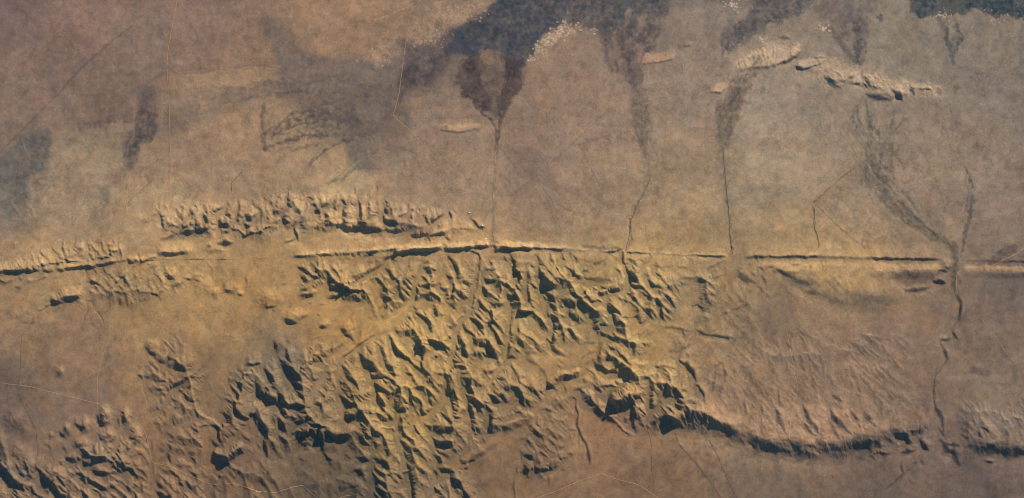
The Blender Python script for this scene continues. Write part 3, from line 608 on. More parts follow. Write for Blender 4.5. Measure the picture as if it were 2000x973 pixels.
# ---- rilled and dissected zones: (polygon, direction of the rills in degrees from +x downwards, spacing, strength, stretch)
ZONES = [
 ([(-130, 505), (-130, 528), (90, 522), (232, 492), (235, 462), (120, 472), (60, 500)], 88, 6, .55, 5),
 ([(255, 425), (320, 398), (420, 398), (560, 372), (720, 382), (870, 410), (870, 432), (700, 440), (560, 445), (320, 445)], 92, 8, .6, 3.5),
 ([(860, 448), (980, 448), (990, 484), (860, 488)], 88, 6, .22, 4),
 ([(600, 492), (790, 490), (790, 515), (600, 515)], 84, 7, .5, 3.5),
 ([(980, 498), (1420, 500), (1420, 518), (980, 520)], 88, 8, .32, 4),
 ([(1480, 506), (2130, 512), (2130, 525), (1480, 520)], 86, 7, .2, 3),
 ([(600, 512), (1000, 500), (1300, 505), (1330, 600), (1150, 640), (930, 680), (820, 640), (620, 560)], 62, 15, .42, 2.5),
 ([(560, 640), (800, 580), (960, 640), (1100, 650), (1250, 680), (1240, 780), (1000, 800), (900, 960), (720, 973), (640, 830), (560, 800)], 66, 11, .5, 2.6),
 ([(420, 720), (560, 640), (640, 800), (640, 880), (540, 960), (420, 920)], 62, 15, .4, 2.6),
 ([(640, 830), (960, 830), (930, 1040), (600, 1040)], 58, 13, .42, 2.4),
 ([(0, 860), (100, 820), (280, 810), (290, 1040), (-60, 1040), (-60, 860)], 70, 14, .5, 2.0),
 ([(270, 660), (400, 690), (410, 1040), (290, 1040)], 60, 12, .32, 2.0),
 ([(1250, 720), (1360, 700), (1370, 810), (1250, 810)], 50, 9, .35, 3),
 ([(1360, 730), (1760, 730), (1760, 855), (1500, 870), (1380, 830)], 70, 9, .22, 3.5),
 ([(1290,812),(1400,835),(1500,858),(1640,868),(1760,850),(1830,825),(1830,870),(1700,903),(1500,897),(1300,852)], 80, 9, .3, 2),
 ([(1860,858),(2000,868),(2100,870),(2100,900),(1870,890)], 84, 9, .25, 2),
 ([(1860, 790), (2100, 780), (2100, 880), (1860, 880)], 60, 12, .25, 3),
 ([(1430, 85), (1570, 85), (1560, 130), (1430, 135)], 70, 7, .3, 3),
 ([(1570, 110), (1840, 160), (1830, 200), (1600, 170)], 60, 9, .28, 2),
 ([(220, 520), (400, 520), (330, 585), (230, 600)], 130, 8, .4, 3),
 ([(200, 530), (270, 510), (300, 600), (230, 600)], 125, 7, .4, 4),
 ([(1000, 800), (1140, 800), (1130, 1000), (1000, 1000)], 70, 16, .22, 2),
 ([(100, 560), (160, 545), (170, 570), (80, 620)], 75, 6, .4, 3),
]
def run_zone(pts, ang, wl, s, st):
    sl, sd = poly_sd(pts, 18, PX, PY)
    m = sstep(-9, 11, sd)
    a = math.radians(ang)
    x = X[sl] + 6 * w1[sl]; y = Y[sl] + 6 * w2[sl]
    u = (x * math.cos(a) + y * math.sin(a)); v = (-x * math.sin(a) + y * math.cos(a))
    sw = 0.25 * noise(u / (wl * 5), v / (wl * 5), 61) * wl * 5
    n = noise(u / (wl * st), (v + sw) / wl, 51)
    r = 1 - 2 * np.abs(n)
    n2 = noise(u / (wl * st * .5) + 9, (v + sw) / (wl * .55), 57)
    am = 0.55 + 0.9 * np.clip(0.5 + noise(u / (wl * 6), v / (wl * 6), 71), 0, 1)
    Z[sl] += m * am * s * wl * 0.4 * (0.34 * r + 0.22 * (1 - 2 * np.abs(n2)) * .8)
for z in ZONES:
    if z[2] <= 9: run_zone(*z)

for (ox, oy, k), txt in SHEETS.items():
    for rec in txt.replace("\n", ";").split(";"):
        t = rec.split()
        if not t: continue
        kind = t[0]; v = [float(q) for q in t[1:]]
        n0 = 3 if kind == 'C' else 2
        pts = [(ox + v[i] / k, oy + v[i + 1] / k) for i in range(n0, len(v), 2)]
        if kind == 'D': D(pts, v[0] / k * 1.0, v[1] * (.75 if (ox, oy) == (1450, 720) else 1) * (1.25 if v[0] / k >= 4.6 else 1))
        elif kind == 'C': C(pts, v[0] / k, v[1], v[2] / k)
        elif kind == 'B': B(pts, v[0] / k, v[1])
        else: V(pts, v[0] / k, v[1])
V([(1228, 430), (1232, 470), (1222, 492)], 1.6, .8)
def inside(pts, x, y):
    c = False; n = len(pts)
    for i in range(n):
        a, b = pts[i], pts[(i + 1) % n]
        if (a[1] > y) != (b[1] > y) and x < (b[0] - a[0]) * (y - a[1]) / (b[1] - a[1]) + a[0]: c = not c
    return c
def dashes(pts, ang, wl, s, st):
    xs = [p[0] for p in pts]; ys = [p[1] for p in pts]
    area = (max(xs) - min(xs)) * (max(ys) - min(ys))
    for _ in range(int(area / (wl * wl * st * 1.3))):
        x = random.uniform(min(xs), max(xs)); y = random.uniform(min(ys), max(ys))
        if not inside(pts, x, y): continue
        i = np.searchsorted(gx, x); j = np.searchsorted(gy, y)
        if GS[j, i] < -.1: continue
        a = math.radians(ang + random.gauss(0, 16)); l = wl * st * random.uniform(.35, 1.0)
        bend = random.gauss(0, .18) * l
        dx, dy = math.cos(a), math.sin(a)
        P = [(x - dx * l / 2, y - dy * l / 2), (x - dy * bend, y + dx * bend), (x + dx * l / 2, y + dy * l / 2)]
        D(P, wl * random.uniform(.14, .26), s * random.uniform(.6, 1.9))
for T_ in ([(936,500),(937,522),(932,565),(923,575),(922,600),(905,624),(893,645),(889,665),(890,682),(881,702),(895,735),(905,760),(912,790),(917,830)], [(1218,512),(1228,540),(1229,565)],
           [(1048,495),(1055,560),(1060,578),(1070,620),(1080,640),(1078,672),(1072,690)], [(1028,530),(1030,575),(1040,612)], [(1090,575),(1110,610),(1130,640)], [(775,834),(778,860),(786,890),(800,930),(806,975)],
           [(985,560),(1000,620),(990,700),(960,740)], [(1180,582),(1196,618),(1200,635)], [(818,540),(812,560),(808,595)], [(960,640),(985,690),(1010,740)], [(700,690),(722,740),(745,790)], [(860,700),(880,760),(890,810)],
           [(930,700),(955,745),(975,785)], [(640,720),(660,770),(668,800)], [(1190,650),(1176,672),(1168,700)], [(755,650),(775,690),(800,705)], [(830,610),(850,650),(870,690)]):
    D([(x + 2.5 * math.sin(y * .13), y) for x, y in T_], 2.7, 1.05)
for z in ZONES:
    if z[2] <= 8: dashes(z[0], z[1], z[2], z[3] * .6, z[4])
KS = [  # polygon, steepness, slope limit
 ([(530,880),(700,880),(710,1100),(520,1100)], .8, .17), ([(400,920),(540,880),(560,960),(560,1100),(400,1100)], 1.1, .28),
 ([(1340,560),(1480,540),(1500,640),(1380,720),(1340,700)], .4, .12),
 ([(-130,505),(0,500),(130,470),(240,460),(250,495),(180,518),(60,540),(-130,550)], 1.3, .38),
 ([(10,632),(60,600),(110,555),(230,520),(395,518),(405,545),(340,580),(250,608),(120,590)], 1.0, .33),
 ([(300,402),(420,394),(560,370),(720,378),(870,405),(950,440),(940,458),(870,468),(700,452),(600,450),(500,474),(430,474),(310,455)], 1.0, .31),
 ([(575,504),(780,512),(1000,506),(1200,512),(1421,521),(1410,600),(1350,660),(1320,700),(1240,700),(1180,661),(1000,702),(900,722),(820,691),(760,641),(720,600),(640,580),(580,585)], 1.8, .5),
 ([(540,690),(620,660),(700,660),(760,641),(820,690),(900,720),(1000,700),(1130,780),(1100,800),(1000,840),(930,880),(925,920),(960,990),(960,1100),(690,1100),(690,890),(640,870),(560,890),(500,880),(480,780),(510,700)], 2.0, .52),
 ([(410,940),(405,800),(440,720),(480,680),(520,700),(490,781),(500,881),(520,960),(440,950)], 1.5, .42),
 ([(1100,760),(1150,740),(1181,661),(1240,690),(1330,705),(1380,780),(1400,830),(1330,850),(1240,850),(1180,825)], 1.8, .55),
 ([(1360,720),(1500,640),(1780,640),(1800,800),(1700,830),(1600,850),(1500,850),(1400,820)], .30, .16),
 ([(-130,880),(0,885),(60,905),(110,890),(150,865),(200,850),(280,835),(300,850),(300,1100),(-130,1100)], 1.1, .42),
 ([(275,665),(350,655),(400,700),(404,930),(440,1000),(440,1100),(301,1100),(301,850),(290,760)], 1.0, .36),
 ([(1010,860),(1040,800),(1130,800),(1125,920),(1060,940),(1015,930)], .9, .34),
 ([(1860,780),(2130,770),(2130,865),(1880,865)], .5, .25),
 ([(1330,840),(1400,831),(1500,860),(1600,868),(1700,840),(1830,818),(1850,850),(1800,890),(1700,905),(1500,895),(1400,880)], .6, .16),
 ([(1480,525),(1840,535),(1800,600),(1520,600)], .25, .12),
]

_bm = np.zeros_like(GS)
for P_, k_, c_ in KS:
    if c_ < .3: continue
    sl, sd_ = poly_sd(P_, 20, PX, PY)
    _bm[sl] = np.maximum(_bm[sl], sstep(-6, 14, sd_) * c_ / .5)
# between the shaded sides the ground climbs towards them, more so on some benches than on others
_a = math.radians(58)
_v = fbm((X * math.cos(_a) + Y * math.sin(_a) + 5 * w1) / 34, (-X * math.sin(_a) + Y * math.cos(_a) + 5 * w2) / 11, 3, 401, .55)
GS = np.where(GS < -.05, GS, GS + _bm * (.04 + .12 * _v))
solve()

def blur(a, n):
    for _ in range(n):
        a = (np.roll(a, 1, 0) + np.roll(a, -1, 0) + 2 * a) / 4
        a = (np.roll(a, 1, 1) + np.roll(a, -1, 1) + 2 * a) / 4
    return a

# ----------------------------------------------------------------- drainage: a steady river landscape grown up from the outlets
TRUNKS = [
 [(928,480),(936,500),(937,522),(932,565),(923,575),(922,600),(905,624),(893,645),(889,665),(890,682),(881,702),(895,735),(905,760),(912,790),(917,830),(921,862)],
 [(936,500),(828,496),(818,540),(812,560),(808,595),(776,622),(750,645),(735,660),(700,672),(668,697),(645,716),(620,745),(605,765)],
 [(1290,850),(1250,860),(1135,735),(1090,760),(1045,800),(985,850),(920,893),(870,930),(840,955),(820,1040)],
 [(1222,480),(1218,512),(1228,540),(1229,565),(1180,582),(1196,618),(1200,635),(1190,650),(1176,672),(1168,700)],
 [(1048,495),(1055,560),(1060,578),(1070,620),(1080,640),(1078,672),(1072,690),(1090,730)],
 [(1430,480),(1415,515),(1408,555),(1398,590),(1375,605),(1358,602),(1356,665),(1320,690),(1250,720)],
 [(1028,530),(1030,575),(1040,612)], [(1090,575),(1110,610),(1130,640)],
 [(1865,480),(1866,560),(1868,590),(1862,640),(1840,665),(1850,700),(1835,745),(1838,800),(1838,830),(1812,868),(1790,905),(1740,1000)],
 [(775,834),(778,860),(786,890),(800,930),(805,1040)], [(811,838),(823,816),(847,802),(872,788)], [(845,955),(846,880),(838,850)],
 [(170,470),(170,590),(200,640)], [(430,470),(418,500),(412,520)], [(560,760),(545,700),(520,690)], [(610,990),(545,870),(530,820),(525,790)],
 [(724,1040),(722,900),(745,870)], [(985,560),(1000,620),(990,700),(960,740),(935,770)], [(75,1040),(72,880)], [(137,1040),(130,910)], [(302,1040),(300,880)],
 [(660,740),(662,800),(700,830)], [(690,680),(715,720),(730,760)], [(1480,500),(1480,560)], [(1640,1040),(1610,905)], [(1270,1040),(1272,840),(1262,790)], [(1135,1040),(1136,870),(1128,760)]]
FLATS = [([(828,592),(776,620),(730,650),(690,675),(650,705)], 15), ([(1200,720),(1110,748),(1060,790),(1000,835),(930,885),(880,905)], 11), ([(560,600),(640,640),(700,625)], 26),
 ([(875,590),(862,640)], 13), ([(905,590),(890,610)], 10), ([(1260,650),(1320,640),(1280,690)], 22), ([(1350,560),(1340,620)], 24), ([(1150,540),(1190,530)], 16), ([(1140,640),(1160,680)], 10),
 ([(800,840),(850,800),(872,788)], 6), ([(1130,830),(1120,900),(1080,960)], 20), ([(940,900),(1000,850)], 14), ([(1230,600),(1240,640)], 12), ([(640,560),(620,590)], 12), ([(860,520),(870,560)], 9),
 ([(600,890),(650,930)], 20), ([(985,800),(1010,780)], 9), ([(730,560),(745,600)], 8), ([(1040,640),(1060,650)], 10)]
def drainage():
    import heapq
    S = 2.0
    fx = np.arange(-70, 2070 + S, S); fy = np.arange(362, 1064 + S, S)
    FX, FY = np.meshgrid(fx, fy); ny, nx = FX.shape
    n1 = fbm(FX / 60, FY / 60, 4, 201, .6); n2 = fbm(FX / 60, FY / 60, 4, 207, .6)
    QX = FX + 9 * n1; QY = FY + 9 * n2
    ks = np.full(FX.shape, .05); cap = np.full(FX.shape, .03)
    def box(P, pad):
        return (slice(max(0, int((min(p[1] for p in P) - pad - fy[0]) / S)), int((max(p[1] for p in P) + pad - fy[0]) / S) + 1),
                slice(max(0, int((min(p[0] for p in P) - pad - fx[0]) / S)), int((max(p[0] for p in P) + pad - fx[0]) / S) + 1))
    for P, k_, c_ in KS:
        sl = box(P, 30); x = QX[sl]; y = QY[sl]
        if x.size == 0: continue
        best = np.full(x.shape, 1e9); ins = np.zeros(x.shape, bool); n = len(P)
        for i in range(n):
            a = P[i]; b = P[(i + 1) % n]; dx = b[0] - a[0]; dy = b[1] - a[1]
            t = np.clip(((x - a[0]) * dx + (y - a[1]) * dy) / (dx * dx + dy * dy + 1e-9), 0, 1)
            best = np.minimum(best, np.hypot(x - a[0] - t * dx, y - a[1] - t * dy))
            if dy: ins ^= ((a[1] > y) != (b[1] > y)) & (x < dx * (y - a[1]) / dy + a[0])
        m = sstep(-12, 24 if P[0] != (410, 940) else 46, np.where(ins, best, -best))
        ks[sl] = np.maximum(ks[sl], k_ * m); cap[sl] = np.maximum(cap[sl], c_ * m)
    # broad flat-floored valleys and smooth benches
    for P, w_ in FLATS:
        best = np.full(FX.shape, 1e9)
        for i in range(len(P) - 1):
            a = P[i]; b = P[i + 1]; dx = b[0] - a[0]; dy = b[1] - a[1]
            t = np.clip(((QX - a[0]) * dx + (QY - a[1]) * dy) / (dx * dx + dy * dy + 1e-9), 0, 1)
            best = np.minimum(best, np.hypot(QX - a[0] - t * dx, QY - a[1] - t * dy))
        m = 1 - .9 * (1 - sstep(w_ * .5, w_ * 1.1, best))
        ks *= m; cap *= m
    var = 1 + .45 * fbm(FX / 70, FY / 70, 3, 221)
    cap *= np.clip(var, .45, 1.3)
    # sample the drawn relief so that the water prefers its hollows
    ii = np.clip(np.searchsorted(gx, fx), 0, NX - 1); jj = np.clip(np.searchsorted(gy, fy), 0, NY - 1)
    zg = Z[np.ix_(jj, ii)]
    lowz = zg - blur(zg, 40)
    cost = (1 + 2.5 * ks) * np.exp(np.clip(lowz * .8, -1.8, 2.0)) * np.exp(1.1 * fbm(FX / 12, FY / 12, 3, 211, .6))
    # no water through the long ridge except at its gaps
    for P in ([(560,496),(745,487),(912,480)], [(950,478),(1010,482),(1100,484),(1212,488)], [(1235,492),(1418,497)], [(1440,499),(1600,498),(1850,503)], [(1885,505),(2100,512)],
              [(-80,540),(60,527),(160,519)], [(182,515),(270,505)]):
        for i in range(len(P) - 1):
            for t in np.linspace(0, 1, 400):
                x = P[i][0] + (P[i+1][0] - P[i][0]) * t; y = P[i][1] + (P[i+1][1] - P[i][1]) * t
                a = int((x - fx[0]) / S); b = int((y - fy[0]) / S)
                if 0 <= a < nx - 1 and 1 <= b < ny - 1: cost[b - 1:b + 2, a] = 60
    cutmask = np.zeros(FX.shape, bool)
    for P in TRUNKS:
        for i in range(len(P) - 1):
            L = math.hypot(P[i+1][0] - P[i][0], P[i+1][1] - P[i][1])
            for t in np.linspace(0, 1, int(L) + 2):
                x = P[i][0] + (P[i+1][0] - P[i][0]) * t; y = P[i][1] + (P[i+1][1] - P[i][1]) * t
                x += 3 * math.sin(y * .21 + i); y += 3 * math.sin(x * .17 + i)
                a = int((x - fx[0]) / S); b = int((y - fy[0]) / S)
                if 0 <= a < nx - 1 and 0 <= b < ny - 1: cost[b:b + 2, a:a + 2] = .12
    N = ny * nx
    dist = [1e18] * N; rcv = list(range(N)); order = []
    cl = cost.ravel().tolist(); heap = []
    for i in range(N):
        y, x = divmod(i, nx)
        if y == 0 or x == 0 or y == ny - 1 or x == nx - 1:
            dist[i] = 0.0; heap.append((0.0, i))
    heapq.heapify(heap)
    done = bytearray(N)
    # the beds of rock run from upper left to lower right, and north to south in the northern arc
    AN_S = {(-1, 0): 1.2, (1, 0): 1.2, (0, -1): .85, (0, 1): .85, (-1, -1): .66, (1, 1): .66, (-1, 1): 1.6, (1, -1): 1.6}
    AN_N = {(-1, 0): 1.15, (1, 0): 1.15, (0, -1): .85, (0, 1): .85, (-1, -1): .9, (1, 1): .9, (-1, 1): 1.1, (1, -1): 1.1}
    def nbl(an): return [(dy * nx + dx, (1.414 if dx and dy else 1.0) * an[(dx, dy)]) for dx, dy in an]
    NB_S, NB_N = nbl(AN_S), nbl(AN_N)
    ysplit = int((488 - fy[0]) / S) * nx
    push = heapq.heappush; pop = heapq.heappop
    while heap:
        d, i = pop(heap)
        if done[i]: continue
        done[i] = 1; order.append(i)
        x = i % nx
        if x == 0 or x == nx - 1 or i < nx or i >= N - nx:
            nbs = []
            y = i // nx
            for dy in (-1, 0, 1):
                for dx in (-1, 0, 1):
                    if (dx or dy) and 0 <= x + dx < nx and 0 <= y + dy < ny: nbs.append((dy * nx + dx, 1.0 if dx == 0 or dy == 0 else 1.414))
        else: nbs = NB_N if i < ysplit else NB_S
        for o_, w_ in nbs:
            j = i + o_
            if not done[j]:
                dd = d + w_ * cl[j]
                if dd < dist[j]: dist[j] = dd; rcv[j] = i; push(heap, (dd, j))
    order = np.array(order); rcv = np.array(rcv)
    ksf = ks.ravel(); cpf = cap.ravel()
    edge = np.zeros(FX.shape, bool); edge[0] = edge[-1] = True; edge[:, 0] = edge[:, -1] = True; ef = edge.ravel()
    DXY = [(-1, 0), (1, 0), (0, -1), (0, 1), (-1, -1), (-1, 1), (1, -1), (1, 1)]
    for it in range(4):
        A = [1.0] * N; ol = order.tolist(); rl = rcv.tolist()
        for i in reversed(ol):
            r = rl[i]
            if r != i: A[r] += A[i]
        An = np.array(A)
        ddx = rcv % nx - np.arange(N) % nx; ddy = rcv // nx - np.arange(N) // nx
        dl = np.zeros(N)
        for an, mk in ((AN_S, np.arange(N) >= ysplit), (AN_N, np.arange(N) < ysplit)):
            for (dx, dy), f_ in an.items():
                q = mk & (ddx == dx) & (ddy == dy)
                dl[q] = S * (1.414 if dx and dy else 1.0) * f_
        inc = (np.minimum(cpf, ksf * An ** -.5 * 1.0) * dl)
        inc[rcv == np.arange(N)] = 0
        il = inc.tolist(); h = [0.0] * N
        for i in ol:
            r = rl[i]
            if r != i: h[i] = h[r] + il[i]
        hn = np.array(h)
        if it == 3: break
        # a little creep, then find the steepest way down again
        h2 = hn.reshape(ny, nx); best = np.zeros((ny, nx)); rc = np.arange(N).reshape(ny, nx).copy(); ar = np.arange(N).reshape(ny, nx)
        hp = np.pad(h2, 1, constant_values=1e9); ap = np.pad(ar, 1)
        for dy, dx in DXY:
            hh = hp[1 + dy:1 + dy + ny, 1 + dx:1 + dx + nx]
            fan_ = np.full((ny, 1), AN_S[(dx, dy)]); fan_[:ysplit // nx] = AN_N[(dx, dy)]
            sl_ = (h2 - hh) / ((1.414 if dx and dy else 1.0) * fan_)
            m = sl_ > best
            best[m] = sl_[m]; rc[m] = ap[1 + dy:1 + dy + ny, 1 + dx:1 + dx + nx][m]
        rc[edge] = ar[edge]
        rcv = rc.ravel(); order = np.argsort(hn, kind='stable')
    h2 = hn.reshape(ny, nx)
    An = An.reshape(ny, nx)
    _q = np.clip(blur(cap, 2) / .2, 0, 1); h2 = h2 * _q + blur(h2, 9) * (1 - _q)
    # remove the very broad swell, keep hills and valleys
    h2 = (h2 - .85 * blurbig(h2)) * .95
    # put onto the main grid
    px_ = (gx - fx[0]) / S; py_ = (gy - fy[0]) / S
    m = sstep(0, 14, np.minimum(px_, nx - 1 - px_))[None, :] * sstep(0, 14, np.minimum(py_, ny - 1 - py_))[:, None]
    def up(a):
        cx = np.clip(px_, 0, nx - 1.001); cy = np.clip(py_, 0, ny - 1.001); ix = cx.astype(int); iy = cy.astype(int); tx = (cx - ix)[None, :]; ty = (cy - iy)[:, None]
        return (a[np.ix_(iy, ix)] * (1 - tx) + a[np.ix_(iy, ix + 1)] * tx) * (1 - ty) + (a[np.ix_(iy + 1, ix)] * (1 - tx) + a[np.ix_(iy + 1, ix + 1)] * tx) * ty
    return (up(h2) * m * (.3 + .7 * np.clip(up(blur(cap, 3)) / .14, 0, 1))).astype(np.float32), (up(np.log(An)) * m).astype(np.float32), (up(cap) * m).astype(np.float32)
def blurbig(a):
    ky = 2 * np.pi * np.fft.fftfreq(a.shape[0] * 2, 2.0)[:, None]; kx = 2 * np.pi * np.fft.rfftfreq(a.shape[1] * 2, 2.0)[None, :]
    P = np.zeros((a.shape[0] * 2, a.shape[1] * 2)); P[:a.shape[0], :a.shape[1]] = a
    P[a.shape[0]:, :a.shape[1]] = a[::-1]; P[:, a.shape[1]:] = P[:, :a.shape[1]][:, ::-1]
    return np.fft.irfft2(np.fft.rfft2(P) * np.exp(-(kx ** 2 + ky ** 2) * 45 ** 2 / 2), s=P.shape)[:a.shape[0], :a.shape[1]]
FLUV, FLOG, FCAP = drainage()
Z += FLUV
# fine rills on every steep slope, running down it
_m = np.clip(FCAP / .45, 0, 1.1)
_s = window(-80, 360, 2080, 1070)
_x = X[_s]; _y = Y[_s]
def _rg(wl, seed, ax, ay):
    return 1 - 2 * np.abs(noise((_x + 3 * w1[_s]) / (wl * ax), (_y + 3 * w2[_s]) / (wl * ay), seed))
Z[_s] += .42 * _m[_s] * (0.55 * _rg(5.5, 301, 1, 2.0) + 0.75 * _rg(9, 303, 1.0, 1.5) + .9 * _rg(8, 307, 1.5, .9) * .6)
# ----------------------------------------------------------------- rain: many runs of water cut the slopes into fans of small gullies
def erode(z, n, steps, seed, cap=1.0):
    rng = np.random.default_rng(seed)
    i0 = np.searchsorted(gx, -100); i1 = np.searchsorted(gx, 2100)
    j0 = np.searchsorted(gy, -100); j1 = np.searchsorted(gy, 1073)
    h = z[j0:j1, i0:i1].astype(np.float64) / STEP
    ny, nx = h.shape
    wgt = np.clip(FCAP[j0:j1, i0:i1], .01, .5).ravel().astype(np.float64); cs = np.cumsum(wgt); pk = np.searchsorted(cs, rng.random(n) * cs[-1]).clip(0, nx * ny - 1)
    px = (pk % nx + rng.random(n)).clip(2, nx - 3); py = (pk // nx + rng.random(n)).clip(2, ny - 3)
    vx = np.zeros(n); vy = np.zeros(n); sed = np.zeros(n); water = np.ones(n)
    for k in range(steps):
        ix = px.astype(np.int64); iy = py.astype(np.int64)
        fx = px - ix; fy = py - iy
        a = h[iy, ix]; b = h[iy, ix + 1]; c = h[iy + 1, ix]; d = h[iy + 1, ix + 1]
        gxx = (b - a) * (1 - fy) + (d - c) * fy; gyy = (c - a) * (1 - fx) + (d - b) * fx
        h0 = a * (1 - fx) * (1 - fy) + b * fx * (1 - fy) + c * (1 - fx) * fy + d * fx * fy
        vx = vx * .45 - gxx * .55; vy = vy * .45 - gyy * .55
        l = np.hypot(vx, vy) + 1e-9
        ux = vx / l; uy = vy / l
        nxp = np.clip(px + ux, 1, nx - 3); nyp = np.clip(py + uy, 1, ny - 3)
        jx = nxp.astype(np.int64); jy = nyp.astype(np.int64); qx = nxp - jx; qy = nyp - jy
        h1 = h[jy, jx] * (1 - qx) * (1 - qy) + h[jy, jx + 1] * qx * (1 - qy) + h[jy + 1, jx] * (1 - qx) * qy + h[jy + 1, jx + 1] * qx * qy
        dh = h1 - h0
        cp = np.maximum(-dh, 0) * water * 3.0 * cap
        ero = np.where(sed < cp, np.minimum((cp - sed) * .12, np.maximum(-dh, 0) * .5), 0)
        dep = np.where(dh > 0, np.minimum(sed, dh), np.where(sed > cp, (sed - cp) * .12, 0))
        dlt = dep - ero
        sed -= dlt; water *= 0.985
        idx = iy * nx + ix
        acc = np.bincount(idx, dlt * (1 - fx) * (1 - fy), ny * nx) + np.bincount(idx + 1, dlt * fx * (1 - fy), ny * nx) \
            + np.bincount(idx + nx, dlt * (1 - fx) * fy, ny * nx) + np.bincount(idx + nx + 1, dlt * fx * fy, ny * nx)
        h += acc.reshape(ny, nx)
        px, py = nxp, nyp
    z[j0:j1, i0:i1] = (h * STEP).astype(np.float32)
_b = blur(Z, 2); _k = np.clip(FCAP / .3, 0, 1) * .85
Z = Z * (1 - _k) + _b * _k
for r in range(3):
    erode(Z, 70000, 30, 100 + r, .85)

# ----------------------------------------------------------------- ground colour
def lin(c):
    c = np.array(c, float) / 255
    return np.where(c <= 0.04045, c / 12.92, ((c + 0.055) / 1.055) ** 2.4)
K = np.array([.905, .99, 1.17])           # how bright level ground of albedo 1 comes out
BASE = [(0,0,112,90,88),(150,60,135,105,92),(100,180,128,104,90),(300,60,130,107,93),(230,180,128,104,88),(0,400,125,110,98),(150,330,150,126,100),
(130,430,152,126,98),(20,230,130,108,92),(400,60,135,108,92),(470,90,145,115,92),(400,300,150,122,95),(450,250,152,122,92),(600,340,158,130,98),
(650,50,150,118,90),(750,240,120,100,88),(820,260,145,120,98),(880,350,148,122,98),(840,140,125,104,92),(1060,180,145,118,98),(1150,220,146,120,100),
(1060,320,142,116,98),(1180,380,150,125,98),(1330,180,146,124,106),(1330,330,150,126,98),(1330,440,165,136,96),(1520,200,150,132,115),(1500,330,160,138,110),
(1550,440,165,138,100),(1750,100,136,122,108),(1620,120,140,124,110),(1900,120,132,118,106),(1900,300,142,122,104),(1980,200,130,115,104),(1980,420,135,115,102),
(1800,380,150,126,104),(1380,30,135,118,106),(1250,60,130,112,102),(0,600,145,118,92),(60,540,150,124,95),(150,650,135,110,88),(150,780,128,106,90),
(0,760,105,90,82),(300,620,150,122,88),(350,560,172,140,98),(440,520,165,134,94),(480,560,165,132,90),(540,700,125,108,88),(650,630,165,130,85),
(650,560,160,130,90),(800,650,172,140,92),(800,800,160,130,85),(600,900,110,92,72),(650,950,100,85,68),(450,920,120,95,75),(350,900,135,106,80),
(350,700,140,112,84),(950,900,130,105,80),(1050,930,125,100,78),(1200,850,138,108,84),(1280,930,120,97,78),(1000,620,160,132,90),(1150,560,158,132,92),
(1250,700,165,135,92),(1400,600,140,118,92),(1400,560,150,126,92),(1500,620,130,110,92),(1450,780,152,124,100),(1600,720,138,115,96),(1600,800,150,122,102),
(1500,930,112,95,82),(1700,650,135,112,95),(1700,930,108,92,82),(1900,930,100,86,80),(1950,780,130,112,98),(1900,650,122,104,92),(1980,560,112,98,90),
(1800,700,130,108,92),(1850,860,115,97,88),(640,400,178,146,100),(340,425,172,142,102),(100,495,178,146,104),(1650,515,175,144,104),(900,470,172,140,98),(1250,500,175,145,100)]
COL = np.zeros((NY, NX, 3), np.float32)
wsum = np.zeros((NY, NX), np.float32)
for bx, by, r, g, b in BASE:
    d2 = (PX + 14 * w3 - bx) ** 2 + (PY + 14 * w4 - by) ** 2
    w = 1 / (d2 + 900.0) ** 1.6
    c = lin((r, g, b)) / K
    wsum += w
    for q in range(3): COL[..., q] += w * c[q]
COL /= wsum[..., None]

def paint(sl, a, c):
    c = lin(c) / K
    for q in range(3):
        COL[sl[0], sl[1], q] = COL[sl[0], sl[1], q] * (1 - a) + c[q] * a
pn = fbm(X / 9, Y / 9, 4, 81, .6)            # patch texture
pn2 = fbm(X / 30, Y / 30, 4, 87, .6)
PATCHES = []     # kept for splitting the scrub into its own objects
def patch(pts, c, a=.8, soft=6, tex=.35, name=None):
    sl, sd = poly_sd(pts, 30, PX, PY)
    m = sstep(-soft, soft, sd + (pn[sl] * 6 + pn2[sl] * 6) * min(1, tex * 2))
    al = a * m * np.clip(1 - tex * (0.5 + pn[sl] * .9 + pn2[sl] * .6), 0, 1.15)
    paint(sl, np.clip(al, 0, 1), c)
    if name: PATCHES.append((name, sl, m > .5))
def stroke(pts, w, c, a=.8, soft=None, tex=.4, warp=True):
    soft = soft or max(1.2, w * .6)
    sl, d, sd, arc, tot, ca = polyd(extend(pts), w + 3 * soft + 4, PX * .35 + WX * .65 if warp else WX, PY * .35 + WY * .65 if warp else WY)
    m = 1 - sstep(w / 2 - soft * .5, w / 2 + soft, d + pn[sl] * w * .5 * tex)
    al = a * m * np.clip(1 - tex * (0.4 + pn[sl]), 0, 1.1)
    paint(sl, np.clip(al, 0, 1), c)

patch([(500,10),(560,50),(600,100),(680,115),(780,115),(780,190),(700,165),(560,165),(500,170),(540,130),(520,60)], (108,95,90), .75, 12, .3, "grey_scrub")
patch([(560,35),(600,0),(800,0),(788,60),(770,85),(720,100),(640,105),(590,90)], (156,122,90), .6, 10, .4)
patch([(330,150),(400,140),(540,125),(545,165),(480,180),(400,185),(340,195),(325,170)], (162,130,96), .6, 7, .3)
patch([(310,240),(330,220),(380,205),(400,215),(450,190),(520,178),(560,170),(620,160),(700,165),(760,190),(775,215),(740,250),(690,290),(620,250),(560,190),(500,185),(430,215),(350,260),(310,270)], (104,91,84), .7, 14, .3)
patch([(860,0),(965,0),(930,30),(880,50),(850,85),(770,90),(740,125),(700,120),(720,95),(790,60)], (170,138,104), .6, 6, .8)
patch([(778,78),(800,85),(850,90),(880,60),(900,55),(925,105),(890,120),(850,160),(810,175),(790,200),(778,200),(782,150),(788,100)], (80,70,74), .88, 8, .35, "burnt_west")
